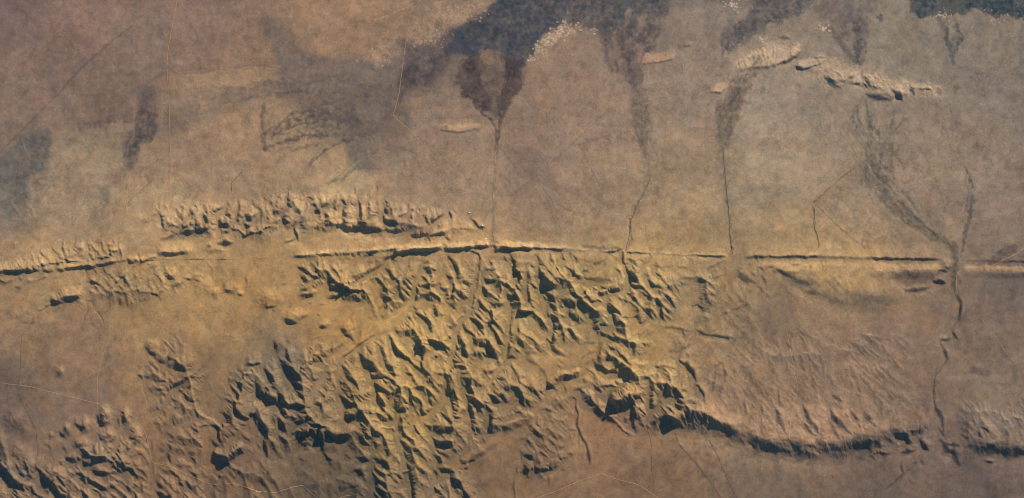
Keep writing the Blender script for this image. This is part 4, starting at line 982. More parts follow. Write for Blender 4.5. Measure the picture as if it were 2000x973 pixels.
patch([(890,60),(930,35),(960,12),(985,-20),(1125,-20),(1110,20),(1100,45),(1065,65),(1045,95),(1025,125),(1012,150),(1000,120),(960,105),(915,112),(870,100)], (60,64,77), .97, 7, .22, "burnt_main")
patch([(1105,-20),(1300,-20),(1310,25),(1280,38),(1250,28),(1240,55),(1215,85),(1190,60),(1160,60),(1110,45)], (70,71,78), .88, 6, .35, "burnt_east")
patch([(905,120),(930,100),(1000,110),(1016,130),(1018,165),(1005,190),(985,212),(975,235),(966,225),(960,212),(945,215),(925,205),(905,190),(895,165)], (80,63,63), .92, 4, .3, "burnt_fan")
for s_ in ([(938,125),(945,165),(962,200),(972,228)], [(952,150),(962,185),(972,215)], [(930,160),(950,190)], [(985,120),(975,170),(978,205)]):
    stroke(s_, 5, (125,104,86), .75, 3, .6)
patch([(938,100),(978,104),(986,150),(976,195),(970,228),(960,200),(946,150)], (124,104,88), .95, 3, .4)
patch([(898,118),(925,110),(938,150),(956,190),(963,216),(940,212),(905,190),(893,160)], (64,50,54), .8, 3, .4)
patch([(984,112),(1008,118),(1016,150),(1004,188),(984,212),(974,230),(972,205),(986,170)], (64,50,54), .8, 3, .4)
stroke([(885,120),(905,150),(885,175)], 12, (128,106,92), .5, 6)
stroke([(925,205),(950,228),(966,245),(968,275)], 4, (84,70,64), .85)
stroke([(990,208),(976,240),(969,275),(968,300)], 5, (84,70,64), .85)
stroke([(968,280),(966,340),(963,400),(963,440),(966,480)], 2.2, (104,88,74), .8)
stroke([(964,280),(961,340),(959,400),(959,440)], 1.4, (158,132,102), .5)
patch([(1170,50),(1215,60),(1245,50),(1288,45),(1278,90),(1258,130),(1248,160),(1235,178),(1222,165),(1208,150),(1185,120),(1176,90)], (84,72,73), .85, 4, .5, "burnt_strip")
for s_ in ([(1228,20),(1222,70),(1214,110),(1213,150)], [(1258,30),(1246,80),(1236,120)], [(1200,65),(1203,110)], [(1190,90),(1198,135)]):
    stroke(s_, 8, (134,112,96), .8, 4, .5)
patch([(1228,130),(1258,125),(1252,160),(1238,178),(1228,165)], (84,74,77), .8, 3, .3)
patch([(1234,168),(1262,172),(1275,200),(1268,240),(1262,300),(1266,318),(1252,298),(1238,275),(1236,220)], (100,87,78), .8, 4, .5)
stroke([(1265,312),(1270,350),(1250,390),(1232,430),(1229,480)], 2.2, (112,95,80), .7)
stroke([(1262,300),(1268,345),(1255,380)], 9, (118,100,84), .4, 6)
patch([(1408,75),(1440,40),(1475,0),(1480,-20),(1620,-20),(1560,28),(1520,48),(1460,72),(1432,98),(1415,112)], (74,73,82), .88, 5, .4, "burnt_north")
patch([(1300,-20),(1480,-20),(1470,10),(1300,12)], (100,95,92), .6, 8, .4)
patch([(1435,140),(1472,145),(1470,165),(1440,220),(1420,292),(1405,285),(1395,240),(1400,205),(1420,180),(1432,160)], (106,92,82), .8, 4, .4, "grey_fan")
stroke([(1425,195),(1410,215),(1412,280)], 5, (140,122,102), .6)
stroke([(1408,286),(1414,330),(1420,380),(1425,420),(1427,470),(1430,495)], 2.4, (96,82,70), .85)
stroke([(1380,230),(1405,330),(1420,400)], 16, (136,116,96), .5, 12)
patch([(1768,-20),(2130,-20),(2130,38),(1950,34),(1900,22),(1860,30),(1820,34),(1792,42),(1780,20)], (48,62,71), .97, 4, .25, "woodland")
stroke([(1835,35),(1848,60),(1853,90),(1864,122)], 8, (86,84,82), .7, 3); stroke([(1868,35),(1870,58),(1880,70),(1866,98),(1863,120)], 5, (84,82,80), .75, 3)
stroke([(1655,0),(1675,50),(1682,90),(1677,118)], 14, (98,90,90), .6, 8); stroke([(1615,50),(1645,90),(1662,112),(1680,122)], 8, (88,82,82), .7, 4)
stroke([(1672,95),(1678,118)], 8, (78,74,76), .8, 4); patch([(1600,-20),(1730,-20),(1700,40),(1640,60),(1590,30)], (100,90,88), .6, 14, .5)
stroke([(1718,34),(1720,36)], 12, (70,62,70), .8, 4)
stroke([(1675,190),(1690,260),(1700,300),(1705,340)], 26, (112,103,92), .55, 14)
patch([(1675,320),(1700,305),(1722,330),(1728,365),(1760,400),(1800,430),(1850,470),(1864,490),(1858,496),(1830,470),(1780,440),(1740,410),(1715,375),(1680,357)], (82,79,72), .8, 4, .5, "river_scrub")
stroke([(1690,200),(1700,250),(1708,300),(1715,340)], 4, (92,86,78), .6); stroke([(1745,220),(1738,260),(1722,290)], 5, (100,92,84), .6)
stroke([(1728,290),(1732,320)], 20, (98,92,88), .55, 12); stroke([(1783,305),(1792,330)], 12, (108,100,92), .6, 8)
stroke([(1885,328),(1892,345),(1898,368)], 3.5, (84,78,74), .85); stroke([(1900,385),(1892,430),(1886,468),(1876,500)], 4.5, (84,78,74), .85)
stroke([(1903,390),(1896,400)], 8, (96,90,84), .7); stroke([(1850,200),(1862,230)], 2.5, (100,90,84), .7); stroke([(1845,250),(1862,300),(1875,320)], 2, (120,104,92), .5)
stroke([(1825,340),(1840,390),(1850,420)], 3, (116,100,88), .5); stroke([(1770,230),(1750,250)], 4, (95,85,80), .6)
stroke([(1864,480),(1866,510),(1864,535),(1862,560),(1865,580)], 11, (92,85,76), .8, 4)
patch([(1590,395),(1680,320),(1800,430),(1760,470),(1690,485)], (122,106,88), .5, 4, .6)
patch([(1780,400),(1840,420),(1850,460),(1800,440)], (104,94,82), .5, 6, .6)
stroke([(1590,395),(1640,350),(1672,325)], 1.6, (100,86,72), .8, warp=False); stroke([(1590,397),(1640,445),(1690,485)], 1.4, (110,94,78), .7, warp=False)
stroke([(1590,400),(1589,440),(1597,465),(1600,478)], 2.4, (112,94,76), .8)
patch([(-130,310),(0,300),(50,255),(100,252),(106,290),(90,330),(62,345),(62,380),(30,400),(25,370),(-130,360)], (95,91,89), .85, 8, .3, "grey_flat")
patch([(0,362),(25,370),(75,465),(0,430)], (118,108,98), .6, 8); stroke([(20,390),(50,430),(80,470)], 3, (158,136,112), .5)
stroke([(-60,350),(0,298),(50,248),(110,187),(160,132),(220,80),(260,50)], 3.2, (98,84,76), .85, warp=False)
stroke([(100,50),(130,90),(160,132)], 2, (112,92,84), .4)
patch([(272,165),(300,165),(303,240),(302,265),(275,290),(262,328),(240,330),(232,300),(245,265),(270,240)], (90,79,78), .85, 6, .4, "dark_scrub")
stroke([(262,250),(250,290),(246,315)], 3, (122,102,84), .5)
stroke([(238,335),(210,365),(195,400),(182,430)], 16, (118,103,88), .6, 10)
stroke([(150,248),(190,243),(210,232),(240,230),(285,225)], 10, (96,80,72), .65, 6, .9); stroke([(270,172),(310,148)], 4, (96,80,74), .8)
patch([(330,180),(420,170),(500,178),(420,200),(340,205)], (114,100,92), .5, 8)
stroke([(515,205),(513,250),(515,292)], 7, (92,80,73), .75); stroke([(513,293),(560,272),(600,264),(650,265),(720,262)], 5, (96,82,74), .8)
stroke([(530,268),(555,250),(600,240),(650,232),(700,232)], 5, (94,80,72), .8); stroke([(537,255),(565,225),(620,208),(670,198)], 4, (100,86,76), .75)
stroke([(605,322),(625,300),(655,282),(690,270)], 4, (96,82,74), .75); stroke([(545,262),(600,250),(660,245)], 3, (104,90,80), .6)
for s_ in ([(760,222),(690,222),(600,215)], [(760,222),(700,250),(640,280)], [(760,222),(720,275),(690,300)], [(760,222),(690,200),(560,175)]):
    stroke(s_, 9, (108,92,84), .5, 9, .6)
patch([(675,320),(700,270),(745,268),(732,335),(710,332)], (108,100,90), .7, 8); patch([(640,350),(690,322),(735,345),(720,372),(650,372)], (168,146,112), .5, 10)
stroke([(690,330),(670,350),(640,358)], 4, (96,90,78), .6); stroke([(700,325),(720,330)], 12, (100,96,88), .6, 6)
for _p in range(240):      # bare white pans scattered along the edge of the dark ground
    t = random.random(); ax = 1052 + 58 * t + random.gauss(0, 9); ay = 98 - 50 * t + random.gauss(0, 6)
    if _p > 190: ax = 1030 + 40 * t + random.gauss(0, 4); ay = 122 - 30 * t + random.gauss(0, 3)
    if _p > 215: ax = 1120 + 50 * t; ay = 50 + 10 * t + random.gauss(0, 4)
    r_ = random.uniform(.7, 1.9)
    sl = window(ax - 9, ay - 9, ax + 9, ay + 9)
    d = np.hypot((WX[sl] - ax + 2 * w2[sl]) / random.uniform(.8, 2), WY[sl] - ay)
    paint(sl, 0.7 * (1 - sstep(r_ * .6, r_ * 1.3, d)), (190, 164, 138))
for (qx, qy, n_, sp) in ((1607, 55, 26, 7), (1430, 8, 30, 9), (1490, 78, 14, 8), (1955, 30, 20, 20), (1850, 30, 24, 14), (830, 75, 60, 22), (900, 20, 60, 24), (740, 105, 50, 20), (1835, 32, 16, 6)):
    for _p in range(n_):
        ax = qx + random.gauss(0, sp); ay = qy + random.gauss(0, sp * .45); r_ = random.uniform(.8, 2.0)
        sl = window(ax - 7, ay - 7, ax + 7, ay + 7)
        d = np.hypot(WX[sl] - ax, WY[sl] - ay)
        paint(sl, (0.8 if qx not in (1955, 1850) else .4) * (1 - sstep(r_ * .6, r_ * 1.3, d)), (200, 172, 142) if qx not in (830, 900, 740) else (172, 142, 112))
patch([(1510,530),(1560,560),(1640,590),(1720,600),(1760,590),(1700,570),(1640,560),(1560,545)], (96,88,79), .65, 8); patch([(1590,575),(1650,580),(1760,612),(1700,608),(1620,596)], (86,82,76), .6, 6, .5, "scrub_slope")
patch([(1760,520),(1845,530),(1840,545),(1800,560),(1740,548)], (92,77,74), .7, 8)
stroke([(1720,582),(1735,588)], 12, (92,88,80), .6, 6)
stroke([(1938,510),(1962,495),(1980,484)], 13, (90,77,73), .75, 4); stroke([(1920,512),(1930,510)], 8, (95,82,76), .6)
stroke([(1900,722),(1930,728)], 9, (82,72,78), .75, 5); stroke([(1870,728),(1930,726)], 5, (98,86,84), .6, 6)
stroke([(1945,575),(1955,620),(1962,650)], 12, (104,90,86), .6, 8); stroke([(1925,665),(1950,670),(1965,690)], 16, (98,82,80), .65, 8)
stroke([(1795,788),(1812,782)], 12, (102,86,84), .7, 6); stroke([(1950,760),(1975,750)], 14, (112,98,92), .4, 10)
patch([(1180,800),(1230,800),(1240,830),(1200,850),(1150,840)], (152,116,86), .5, 10)
patch([(560,900),(700,880),(760,973),(760,1103),(540,1103)], (92,78,62), .5, 20)
PALE = (188, 158, 127)
patch([(1420,145),(1424,112),(1500,80),(1590,95),(1700,132),(1800,148),(1860,165),(1850,195),(1760,205),(1640,190),(1560,140),(1450,155)], (156, 136, 114), .5, 12, .4)
patch([(1428,140),(1430,117),(1500,88),(1568,87),(1556,108),(1530,128),(1450,140)], PALE, .8, 6, .4)
patch([(1552,128),(1580,107),(1620,112),(1700,142),(1790,157),(1845,166),(1840,180),(1770,185),(1690,182),(1620,155)], (182,154,124), .75, 5, .5)
patch([(1384,184),(1386,172),(1430,157),(1434,163),(1408,182)], (180,150,118), .8, 4, .3); patch([(1246,124),(1252,106),(1322,98),(1324,111),(1270,123)], (180,142,112), .75, 3, .2)
patch([(857,251),(864,243),(915,241),(920,250),(895,256)], (184,146,108), .75, 4, .3); stroke([(922,246),(936,247)], 6, (180,142,106), .7, 2)
stroke([(600,496),(740,489),(850,483),(960,474),(1050,480),(1200,492),(1420,502)], 8, (184,155,114), .75, 5, .4)
stroke([(1480,515),(1640,517),(1850,521)], 9, (184,152,114), .6, 4, .3); stroke([(1885,522),(2000,526)], 7, (176,144,110), .6, 4, .3)
stroke([(0,522),(60,516),(130,508),(230,482)], 18, (186,152,108), .45, 7, .4)
def braid(pts, width, n, c, w=1.6, a=.7, seed=0, pale=None):
    rb = random.Random(seed)
    for q in range(n):
        i0_ = rb.random() * .5; i1_ = i0_ + rb.uniform(.25, .6)
        P = np.array(pts, float); L = np.concatenate([[0], np.cumsum(np.hypot(*np.diff(P, axis=0).T))]); L /= L[-1]
        ts = np.linspace(i0_, min(i1_, 1), 14)
        x = np.interp(ts, L, P[:, 0]); y = np.interp(ts, L, P[:, 1])
        tx = np.gradient(x); ty = np.gradient(y); l = np.hypot(tx, ty) + 1e-6
        wd = np.interp(ts, np.linspace(0, 1, len(width)), width)
        o0 = rb.uniform(-1, 1); o = o0 + np.cumsum(np.array([rb.gauss(0, .16) for _ in ts]))
        o = np.clip(o, -1.2, 1.2) * wd / 2
        stroke(list(zip(x - ty / l * o, y + tx / l * o)), w * rb.uniform(.7, 2.6), pale if pale and rb.random() < .35 else c, a * rb.uniform(.3, .75), 2.2, .6)
braid([(1680,195),(1692,260),(1705,330),(1725,365),(1780,425),(1860,488)], [60,70,46,40,22,6], 40, (84,78,70), 2.2, .75, 1, (152,132,108))
braid([(1245,30),(1232,100),(1228,160)], [60,46,12], 30, (80,68,70), 3, .7, 2, (140,116,98))
braid([(1240,165),(1252,230),(1264,312)], [20,34,6], 22, (88,76,70), 2, .7, 3, (136,116,98))
braid([(1440,145),(1432,200),(1412,290)], [40,50,8], 18, (92,80,72), 1.8, .6, 4)
braid([(960,110),(962,170),(969,235)], [110,96,10], 16, (80,64,64), 3, .6, 5, (118,98,84))
braid([(720,240),(640,235),(520,285)], [40,60,40], 34, (90,77,70), 2.2, .65, 6)
braid([(760,185),(640,170),(520,175),(400,200)], [50,40,30,40], 30, (96,84,78), 2.4, .45, 7)
braid([(1660,20),(1672,80),(1680,120)], [70,40,10], 18, (84,78,80), 2.4, .6, 8)
braid([(1850,30),(1860,80),(1864,122)], [40,26,4], 12, (80,78,78), 2, .6, 9)
braid([(20,300),(50,350),(78,470)], [110,80,4], 30, (92,86,82), 2.4, .45, 10, (140,122,102))
braid([(285,175),(285,240),(245,320)], [30,40,20], 18, (80,70,70), 2.4, .6, 11)
braid([(1865,500),(1864,540),(1866,580)], [14,12,8], 10, (84,76,66), 1.6, .6, 12)
braid([(1440,500),(1430,560),(1400,700),(1380,820)], [30,90,120,100], 30, (112,94,80), 1.6, .4, 13)
braid([(1340,850),(1370,900),(1420,975)], [110,130,150], 20, (88,74,62), 1.5, .45, 14)
braid([(160,600),(180,640),(190,700)], [10,60,90], 16, (108,90,74), 1.5, .5, 15)
braid([(230,610),(210,680),(200,780)], [30,40,60], 24, (112,96,82), 2.4, .35, 16, (150,126,98))
braid([(1495,560),(1500,640),(1480,760)], [20,120,160], 26, (112,96,86), 1.6, .3, 17)
braid([(1880,330),(1890,400),(1875,500)], [30,24,6], 8, (88,80,74), 1.6, .6, 18)
for s_ in ([(560,432),(600,445)], [(540,418),(570,405)], [(700,392),(660,400)], [(770,430),(830,450)], [(430,440),(500,430)], [(400,452),(340,462)], [(620,408),(645,402)], [(720,432),(700,440)], [(590,430),(600,418)]):
    stroke(s_, 14, (108, 94, 80), .55, 8, .4)
stroke([(1866,560),(1872,585),(1877,605),(1872,628),(1862,645),(1868,660),(1853,665),(1836,664),(1842,680),(1851,705),(1838,718),(1826,738),(1823,775),(1832,808),(1842,832),(1840,860),(1812,872),(1800,890),(1790,906),(1765,930),(1738,975)], 2.4, (96,84,74), .5, 1.8, .4)
stroke([(1862,575),(1868,600),(1862,630),(1850,655)], 5, (142,122,102), .4, 4)
patch([(-130,-130),(600,-130),(520,60),(500,120),(330,140),(300,165),(285,222),(230,232),(150,246),(60,246),(0,300),(-130,320)], (126,101,90), .38, 5, .5)
patch([(110,262),(235,236),(262,250),(232,330),(190,380),(170,450),(90,480),(85,360)], (150,130,104), .4, 7, .5)
patch([(640,230),(760,200),(790,215),(770,260),(700,262)], (104,88,80), .45, 8, .5)
patch([(1040,120),(1150,70),(1180,130),(1225,190),(1230,300),(1180,300),(1060,210),(1020,170)], (150,122,102), .3, 6, .5)
patch([(1290,150),(1390,120),(1395,300),(1280,330)], (148,124,106), .35, 8, .5)
patch([(1450,240),(1660,200),(1680,300),(1590,390),(1450,400)], (154,134,114), .4, 10, .5)
patch([(1000,285),(1062,350),(1040,372),(985,330)], (128,106,92), .45, 4, .5)
patch([(1560,700),(1760,700),(1790,790),(1560,800)], (142,118,98), .3, 14, .5)
for s_ in ([(330,0),(330,400)], [(295,0),(297,160)]): stroke(s_, 1.2, (112,94,84), .35, 1, .5, warp=False)
stroke([(330,140),(420,133),(520,126),(548,135)], 1.4, (104,88,78), .5, 1.2, .5)
stroke([(820,0),(780,22),(730,40)], 1.4, (172,140,106), .5, 1.2, .4)
rw = random.Random(77)
for q in range(260):
    x = rw.uniform(-20, 2020); y = rw.choice([rw.uniform(20, 460), rw.uniform(560, 960)])
    if y > 520 and 400 < x < 1330 and y < 860: continue
    a_ = math.radians(rw.gauss(95, 28)); l_ = rw.uniform(20, 75); P_ = []
    for k_ in range(6):
        P_.append((x, y)); a_ += rw.gauss(0, .16); x += math.cos(a_) * l_ / 5; y += math.sin(a_) * l_ / 5
    dk = rw.random() < .6
    stroke(P_, rw.uniform(.8, 2.2), (104, 88, 78) if dk else (164, 142, 118), rw.uniform(.12, .34), 1.0, .6)
for q in range(120):       # soil and grazing patches of many sizes
    x = rw.uniform(0, 2000); y = rw.choice([rw.uniform(0, 440), rw.uniform(590, 970)]); r_ = rw.uniform(8, 34); n_ = 8
    if y > 520 and 400 < x < 1330 and y < 860: continue
    P_ = [(x + r_ * rw.uniform(.5, 1.5) * math.cos(2 * math.pi * k_ / n_), y + r_ * rw.uniform(.4, 1.2) * math.sin(2 * math.pi * k_ / n_)) for k_ in range(n_)]
    patch(P_, rw.choice([(118, 100, 88), (150, 130, 110), (140, 112, 96), (128, 116, 100)]), rw.uniform(.12, .3), rw.uniform(2, 7), .6)
stroke([(1268,325),(1262,380),(1235,430),(1228,480)], 12, (118,102,88), .35, 8, .5); stroke([(1408,290),(1418,350),(1424,430)], 14, (124,108,92), .4, 9, .5)
stroke([(968,290),(964,380),(964,470)], 9, (128,108,92), .4, 6, .5); stroke([(1415,300),(1440,400)], 20, (134,118,100), .25, 12, .5)
braid([(1700,260),(1760,330),(1800,420)], [90,90,40], 16, (100,90,80), 2, .5, 31); braid([(1500,110),(1470,160),(1440,240)], [20,40,30], 10, (100,88,78), 2, .5, 32)
# straight tracks, fences and field edges on the plain
for s_ in ([(1000,382),(1070,325),(1140,260),(1190,212)], [(1130,280),(1150,320),(1170,360)], [(1000,290),(1060,330)], [(295,60),(294,160)], [(302,165),(303,265)],
           [(1040,290),(1070,320)], [(250,395),(300,350)], [(640,362),(700,310)], [(1050,355),(1080,395),(1120,415),(1118,440)], [(970,280),(1010,330)],
           [(1130,283),(1195,262)], [(360,145),(440,135),(480,128)], [(1720,90),(1745,115)]):
    stroke(s_, 1.6, (108,92,80), .5, 1.2, .3, warp=False)
stroke([(1000,290),(1040,300),(1050,335),(1020,335)], 16, (122,100,88), .45, 10)
stroke([(1450,270),(1440,330)], 18, (128,112,96), .35, 14); stroke([(1750,680),(1850,690)], 20, (120,102,92), .25, 14)
# gully green, painted gully shade and a general mottle
slope_lo = Z - 0
g_ = fbm(X / 60, Y / 60, 4, 91, .6); g2 = fbm(X / 5, Y / 5, 3, 93, .7); g3 = fbm(X / 120, Y / 120, 3, 95)
red = fbm(X / 36, Y / 36, 5, 97, .65)
mot = 1 + .12 * g_ + .08 * g2 + .06 * g3 + .10 * fbm(X / 14, Y / 14, 3, 99, .7)
crisp = sstep(.05, .3, fbm(PX / 26, PY / 26, 4, 111, .65)) * .09 - sstep(.1, .3, fbm(PX / 17, PY / 17, 4, 113, .7)) * .10 - sstep(.25, .42, noise(X / 2.7, Y / 2.7, 117)) * .07 + sstep(.3, .5, noise(X / 3.1, Y / 3.1, 119)) * .08
thin = np.maximum(0, 1 - np.abs(fbm(PX / 55, PY / 55, 3, 121)) / .022) * .07
mot = mot + crisp - thin
_o = np.maximum(np.maximum(-130 - X, X - 2130), np.maximum(-130 - Y, Y - 1103))
mot = 1 + (mot - 1) * (1 - sstep(0, 90, _o))
COL *= mot[..., None]
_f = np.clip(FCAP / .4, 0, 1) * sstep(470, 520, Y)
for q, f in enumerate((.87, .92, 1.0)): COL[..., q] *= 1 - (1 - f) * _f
COL[..., 0] *= 1 + .05 * red; COL[..., 2] *= 1 - .06 * red
# gully shrubs and painted shade: low spots of the relief are darker, slightly greener
zcopy = Z.copy()
hollow = np.clip((blur(zcopy, 14) - zcopy) / 2.2, 0, 1) * sstep(440, 520, Y)
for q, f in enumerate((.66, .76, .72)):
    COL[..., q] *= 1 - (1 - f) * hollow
lum = COL @ np.array([.3, .5, .2], np.float32)
COL = lum[..., None] + (COL - lum[..., None]) * (0.86 + 0.16 * sstep(380, 560, Y))[..., None]
COL = np.clip(COL, .012, .85)

# ----------------------------------------------------------------- materials
def ground_material(name, rough=1.0):
    m = bpy.data.materials.new(name); m.use_nodes = True
    t = m.node_tree; b = t.nodes["Principled BSDF"]
    b.inputs["Roughness"].default_value = rough
    b.inputs["Specular IOR Level"].default_value = 0.05
    at = t.nodes.new("ShaderNodeAttribute"); at.attribute_name = "soil"
    co = t.nodes.new("ShaderNodeTexCoord")
    n1 = t.nodes.new("ShaderNodeTexNoise"); n1.inputs["Scale"].default_value = 9.0; n1.inputs["Detail"].default_value = 5; n1.inputs["Roughness"].default_value = .75
    n2 = t.nodes.new("ShaderNodeTexNoise"); n2.inputs["Scale"].default_value = 1.3; n2.inputs["Detail"].default_value = 6; n2.inputs["Roughness"].default_value = .7
    t.links.new(co.outputs["Object"], n1.inputs["Vector"]); t.links.new(co.outputs["Object"], n2.inputs["Vector"])
    r1 = t.nodes.new("ShaderNodeMapRange"); r1.inputs["From Min"].default_value = .25; r1.inputs["From Max"].default_value = .75; r1.inputs["To Min"].default_value = .80; r1.inputs["To Max"].default_value = 1.20
    r2 = t.nodes.new("ShaderNodeMapRange"); r2.inputs["From Min"].default_value = .25; r2.inputs["From Max"].default_value = .75; r2.inputs["To Min"].default_value = .88; r2.inputs["To Max"].default_value = 1.12
    t.links.new(n1.outputs["Fac"], r1.inputs["Value"]); t.links.new(n2.outputs["Fac"], r2.inputs["Value"])
    mu = t.nodes.new("ShaderNodeMath"); mu.operation = 'MULTIPLY'
    t.links.new(r1.outputs[0], mu.inputs[0]); t.links.new(r2.outputs[0], mu.inputs[1])
    vm = t.nodes.new("ShaderNodeVectorMath"); vm.operation = 'SCALE'
    t.links.new(at.outputs["Color"], vm.inputs[0]); t.links.new(mu.outputs[0], vm.inputs["Scale"])
    t.links.new(vm.outputs[0], b.inputs["Base Color"])
    bp = t.nodes.new("ShaderNodeBump"); bp.inputs["Strength"].default_value = .28; bp.inputs["Distance"].default_value = .05
    t.links.new(n1.outputs["Fac"], bp.inputs["Height"]); t.links.new(bp.outputs[0], b.inputs["Normal"])
    return m
GROUND = ground_material("weathered_ground")

def plain_material(name, c, var=.2, scale=6.0):
    m = bpy.data.materials.new(name); m.use_nodes = True
    t = m.node_tree; b = t.nodes["Principled BSDF"]; b.inputs["Roughness"].default_value = 1; b.inputs["Specular IOR Level"].default_value = .05
    co = t.nodes.new("ShaderNodeTexCoord"); n = t.nodes.new("ShaderNodeTexNoise"); n.inputs["Scale"].default_value = scale; n.inputs["Detail"].default_value = 4
    t.links.new(co.outputs["Object"], n.inputs["Vector"])
    r = t.nodes.new("ShaderNodeMapRange"); r.inputs["From Min"].default_value = .3; r.inputs["From Max"].default_value = .7; r.inputs["To Min"].default_value = 1 - var; r.inputs["To Max"].default_value = 1 + var
    t.links.new(n.outputs["Fac"], r.inputs["Value"])
    vm = t.nodes.new("ShaderNodeVectorMath"); vm.operation = 'SCALE'; vm.inputs[0].default_value = tuple(lin(c) / K)
    t.links.new(r.outputs[0], vm.inputs["Scale"]); t.links.new(vm.outputs[0], b.inputs["Base Color"])
    return m

def tag(o, label, cat, kind=None, group=None):
    o["label"] = label; o["category"] = cat
    if kind: o["kind"] = kind
    if group: o["group"] = group

# ----------------------------------------------------------------- split the relief into its landforms
VX = ((X - W / 2) * U).astype(np.float32); VY = ((H / 2 - Y) * U).astype(np.float32); VZ = (Z * U).astype(np.float32)
dzx = np.gradient(VZ, axis=1) / np.gradient(VX, axis=1); dzy = np.gradient(VZ, axis=0) / np.gradient(VY, axis=0)
NRM = np.stack([-dzx, -dzy, np.ones_like(dzx)], -1); NRM /= np.linalg.norm(NRM, axis=-1, keepdims=True)

LAB = np.zeros((NY, NX), np.int16)
PARTS = [("plain", "wide brown desert plain with faint tracks around all the ridges", "plain", "structure")]
def region(pts, name, label, cat, kind="structure"):
    PARTS.append((name, label, cat, kind))
    sl, sd = poly_sd(pts, 4, PX * .5 + X * .5, PY * .5 + Y * .5)
    LAB[sl][sd > 0] = len(PARTS) - 1
region([(-130,505),(60,494),(120,470),(240,460),(250,492),(180,516),(60,545),(-130,560)], "hills", "pale hogback hills with fine rills at the far western end of the long ridge", "ridge")
region([(10,632),(30,602),(80,592),(110,555),(170,540),(230,520),(330,508),(395,520),(405,545),(340,580),(250,608),(190,590),(120,590),(70,630),(40,640)], "hills", "low broken hills just south of the western ridge end with a forked gully below", "hills")
region([(245,500),(310,465),(440,452),(480,480),(340,505)], "hill", "smooth oval tan hill between two narrow ridges with shaded south foot", "hill")
region([(255,430),(300,402),(420,396),(560,370),(720,380),(870,408),(960,440),(960,455),(870,470),(700,465),(600,468),(500,480),(430,468),(310,470)], "mountains", "arc of jagged pale mountains cut by dark north to south clefts", "mountains")
region([(575,505),(575,492),(780,484),(960,470),(1100,478),(1215,478),(1420,495),(1480,496),(1850,500),(1850,545),(1600,545),(1480,540),(1420,520),(1200,512),(1000,508),(780,512)], "ridge", "long straight knife edge ridge running from the centre east to the gorge", "ridge")
region([(1872,503),(2130,505),(2130,545),(1872,540)], "ridge", "low sunlit ridge with two bands east of the road through the gorge", "ridge")
region([(575,506),(780,513),(1000,509),(1200,513),(1420,521),(1410,600),(1350,660),(1320,700),(1240,700),(1180,660),(1000,700),(900,720),(820,690),(760,640),(700,600),(650,590),(575,580)], "badlands", "dissected yellow badlands right under the long straight ridge", "badlands")
region([(560,640),(650,600),(700,601),(760,641),(820,691),(900,721),(1000,701),(1130,780),(1100,820),(1000,830),(930,880),(900,910),(960,1000),(960,1103),(700,1103),(700,900),(640,880),(600,900),(500,880),(490,780),(520,700)], "badlands", "deeply gullied hills in the middle with many dark shaded spurs", "badlands")
region([(410,930),(405,800),(440,720),(480,660),(520,701),(490,781),(500,881),(520,960),(440,950)], "hills", "yellowish spurs below the pale pyramid shaped peak west of the gullied hills", "hills")
region([(500,600),(520,575),(560,580),(560,605),(530,615)], "hill", "small round tan hill standing alone west of the dark stepped slope", "hill")
region([(555,615),(590,600),(610,625),(580,645),(560,640)], "hill", "small pointed tan hill with a shaded foot southeast of the round one", "hill")
region([(1100,760),(1150,740),(1181,661),(1240,701),(1320,701),(1380,780),(1400,830),(1330,840),(1240,830),(1180,815)], "mountains", "ribbed dark peak with curved striped spurs beside the southern plain", "mountains")
region([(1330,835),(1400,831),(1450,838),(1500,860),(1600,868),(1700,830),(1830,818),(1850,850),(1800,890),(1700,905),(1500,890),(1400,870)], "escarpment", "long dark south facing escarpment above the grey southern plain", "escarpment")
region([(1850,850),(1870,860),(1930,850),(2130,860),(2130,920),(1880,915)], "escarpment", "shaded eastern escarpment beyond the river gap with two small pale hillocks", "escarpment")
region([(-130,860),(0,855),(60,870),(110,850),(150,810),(280,795),(300,850),(300,1103),(-130,1103)], "mountains", "rugged southwestern mountains with sharp blue black shadows", "mountains")
region([(275,660),(350,650),(410,700),(404,930),(440,1000),(440,1103),(301,1103),(301,850),(290,760)], "hills", "worn low hills between the southwestern mountains and the yellowish spurs", "hills")
region([(1010,860),(1040,800),(1130,800),(1125,920),(1060,940),(1015,930)], "hill", "stepped tan mesa block with a shaded notch on the southern plain", "mesa")
region([(1428,140),(1430,115),(1500,85),(1570,85),(1560,110),(1530,135),(1450,142)], "hill", "large pale lens shaped outcrop hill on the northern plain", "hill")
region([(1550,130),(1580,105),(1620,110),(1700,140),(1790,155),(1850,165),(1845,190),(1770,200),(1690,195),(1620,165)], "hills", "broken chain of pale outcrop hills trailing east of the lens shaped one", "hills")
region([(1382,185),(1385,170),(1430,155),(1435,165),(1410,185)], "hill", "little pale wedge hill southwest of the lens shaped outcrop", "hill")
region([(1245,125),(1250,105),(1322,96),(1324,112),(1270,125)], "hill", "narrow rosy outcrop hill beside the dark burnt strip", "hill")
region([(855,252),(862,242),(930,240),(938,250),(900,260)], "hill", "smallest cigar shaped outcrop hill near the fork of the dark fan", "hill")
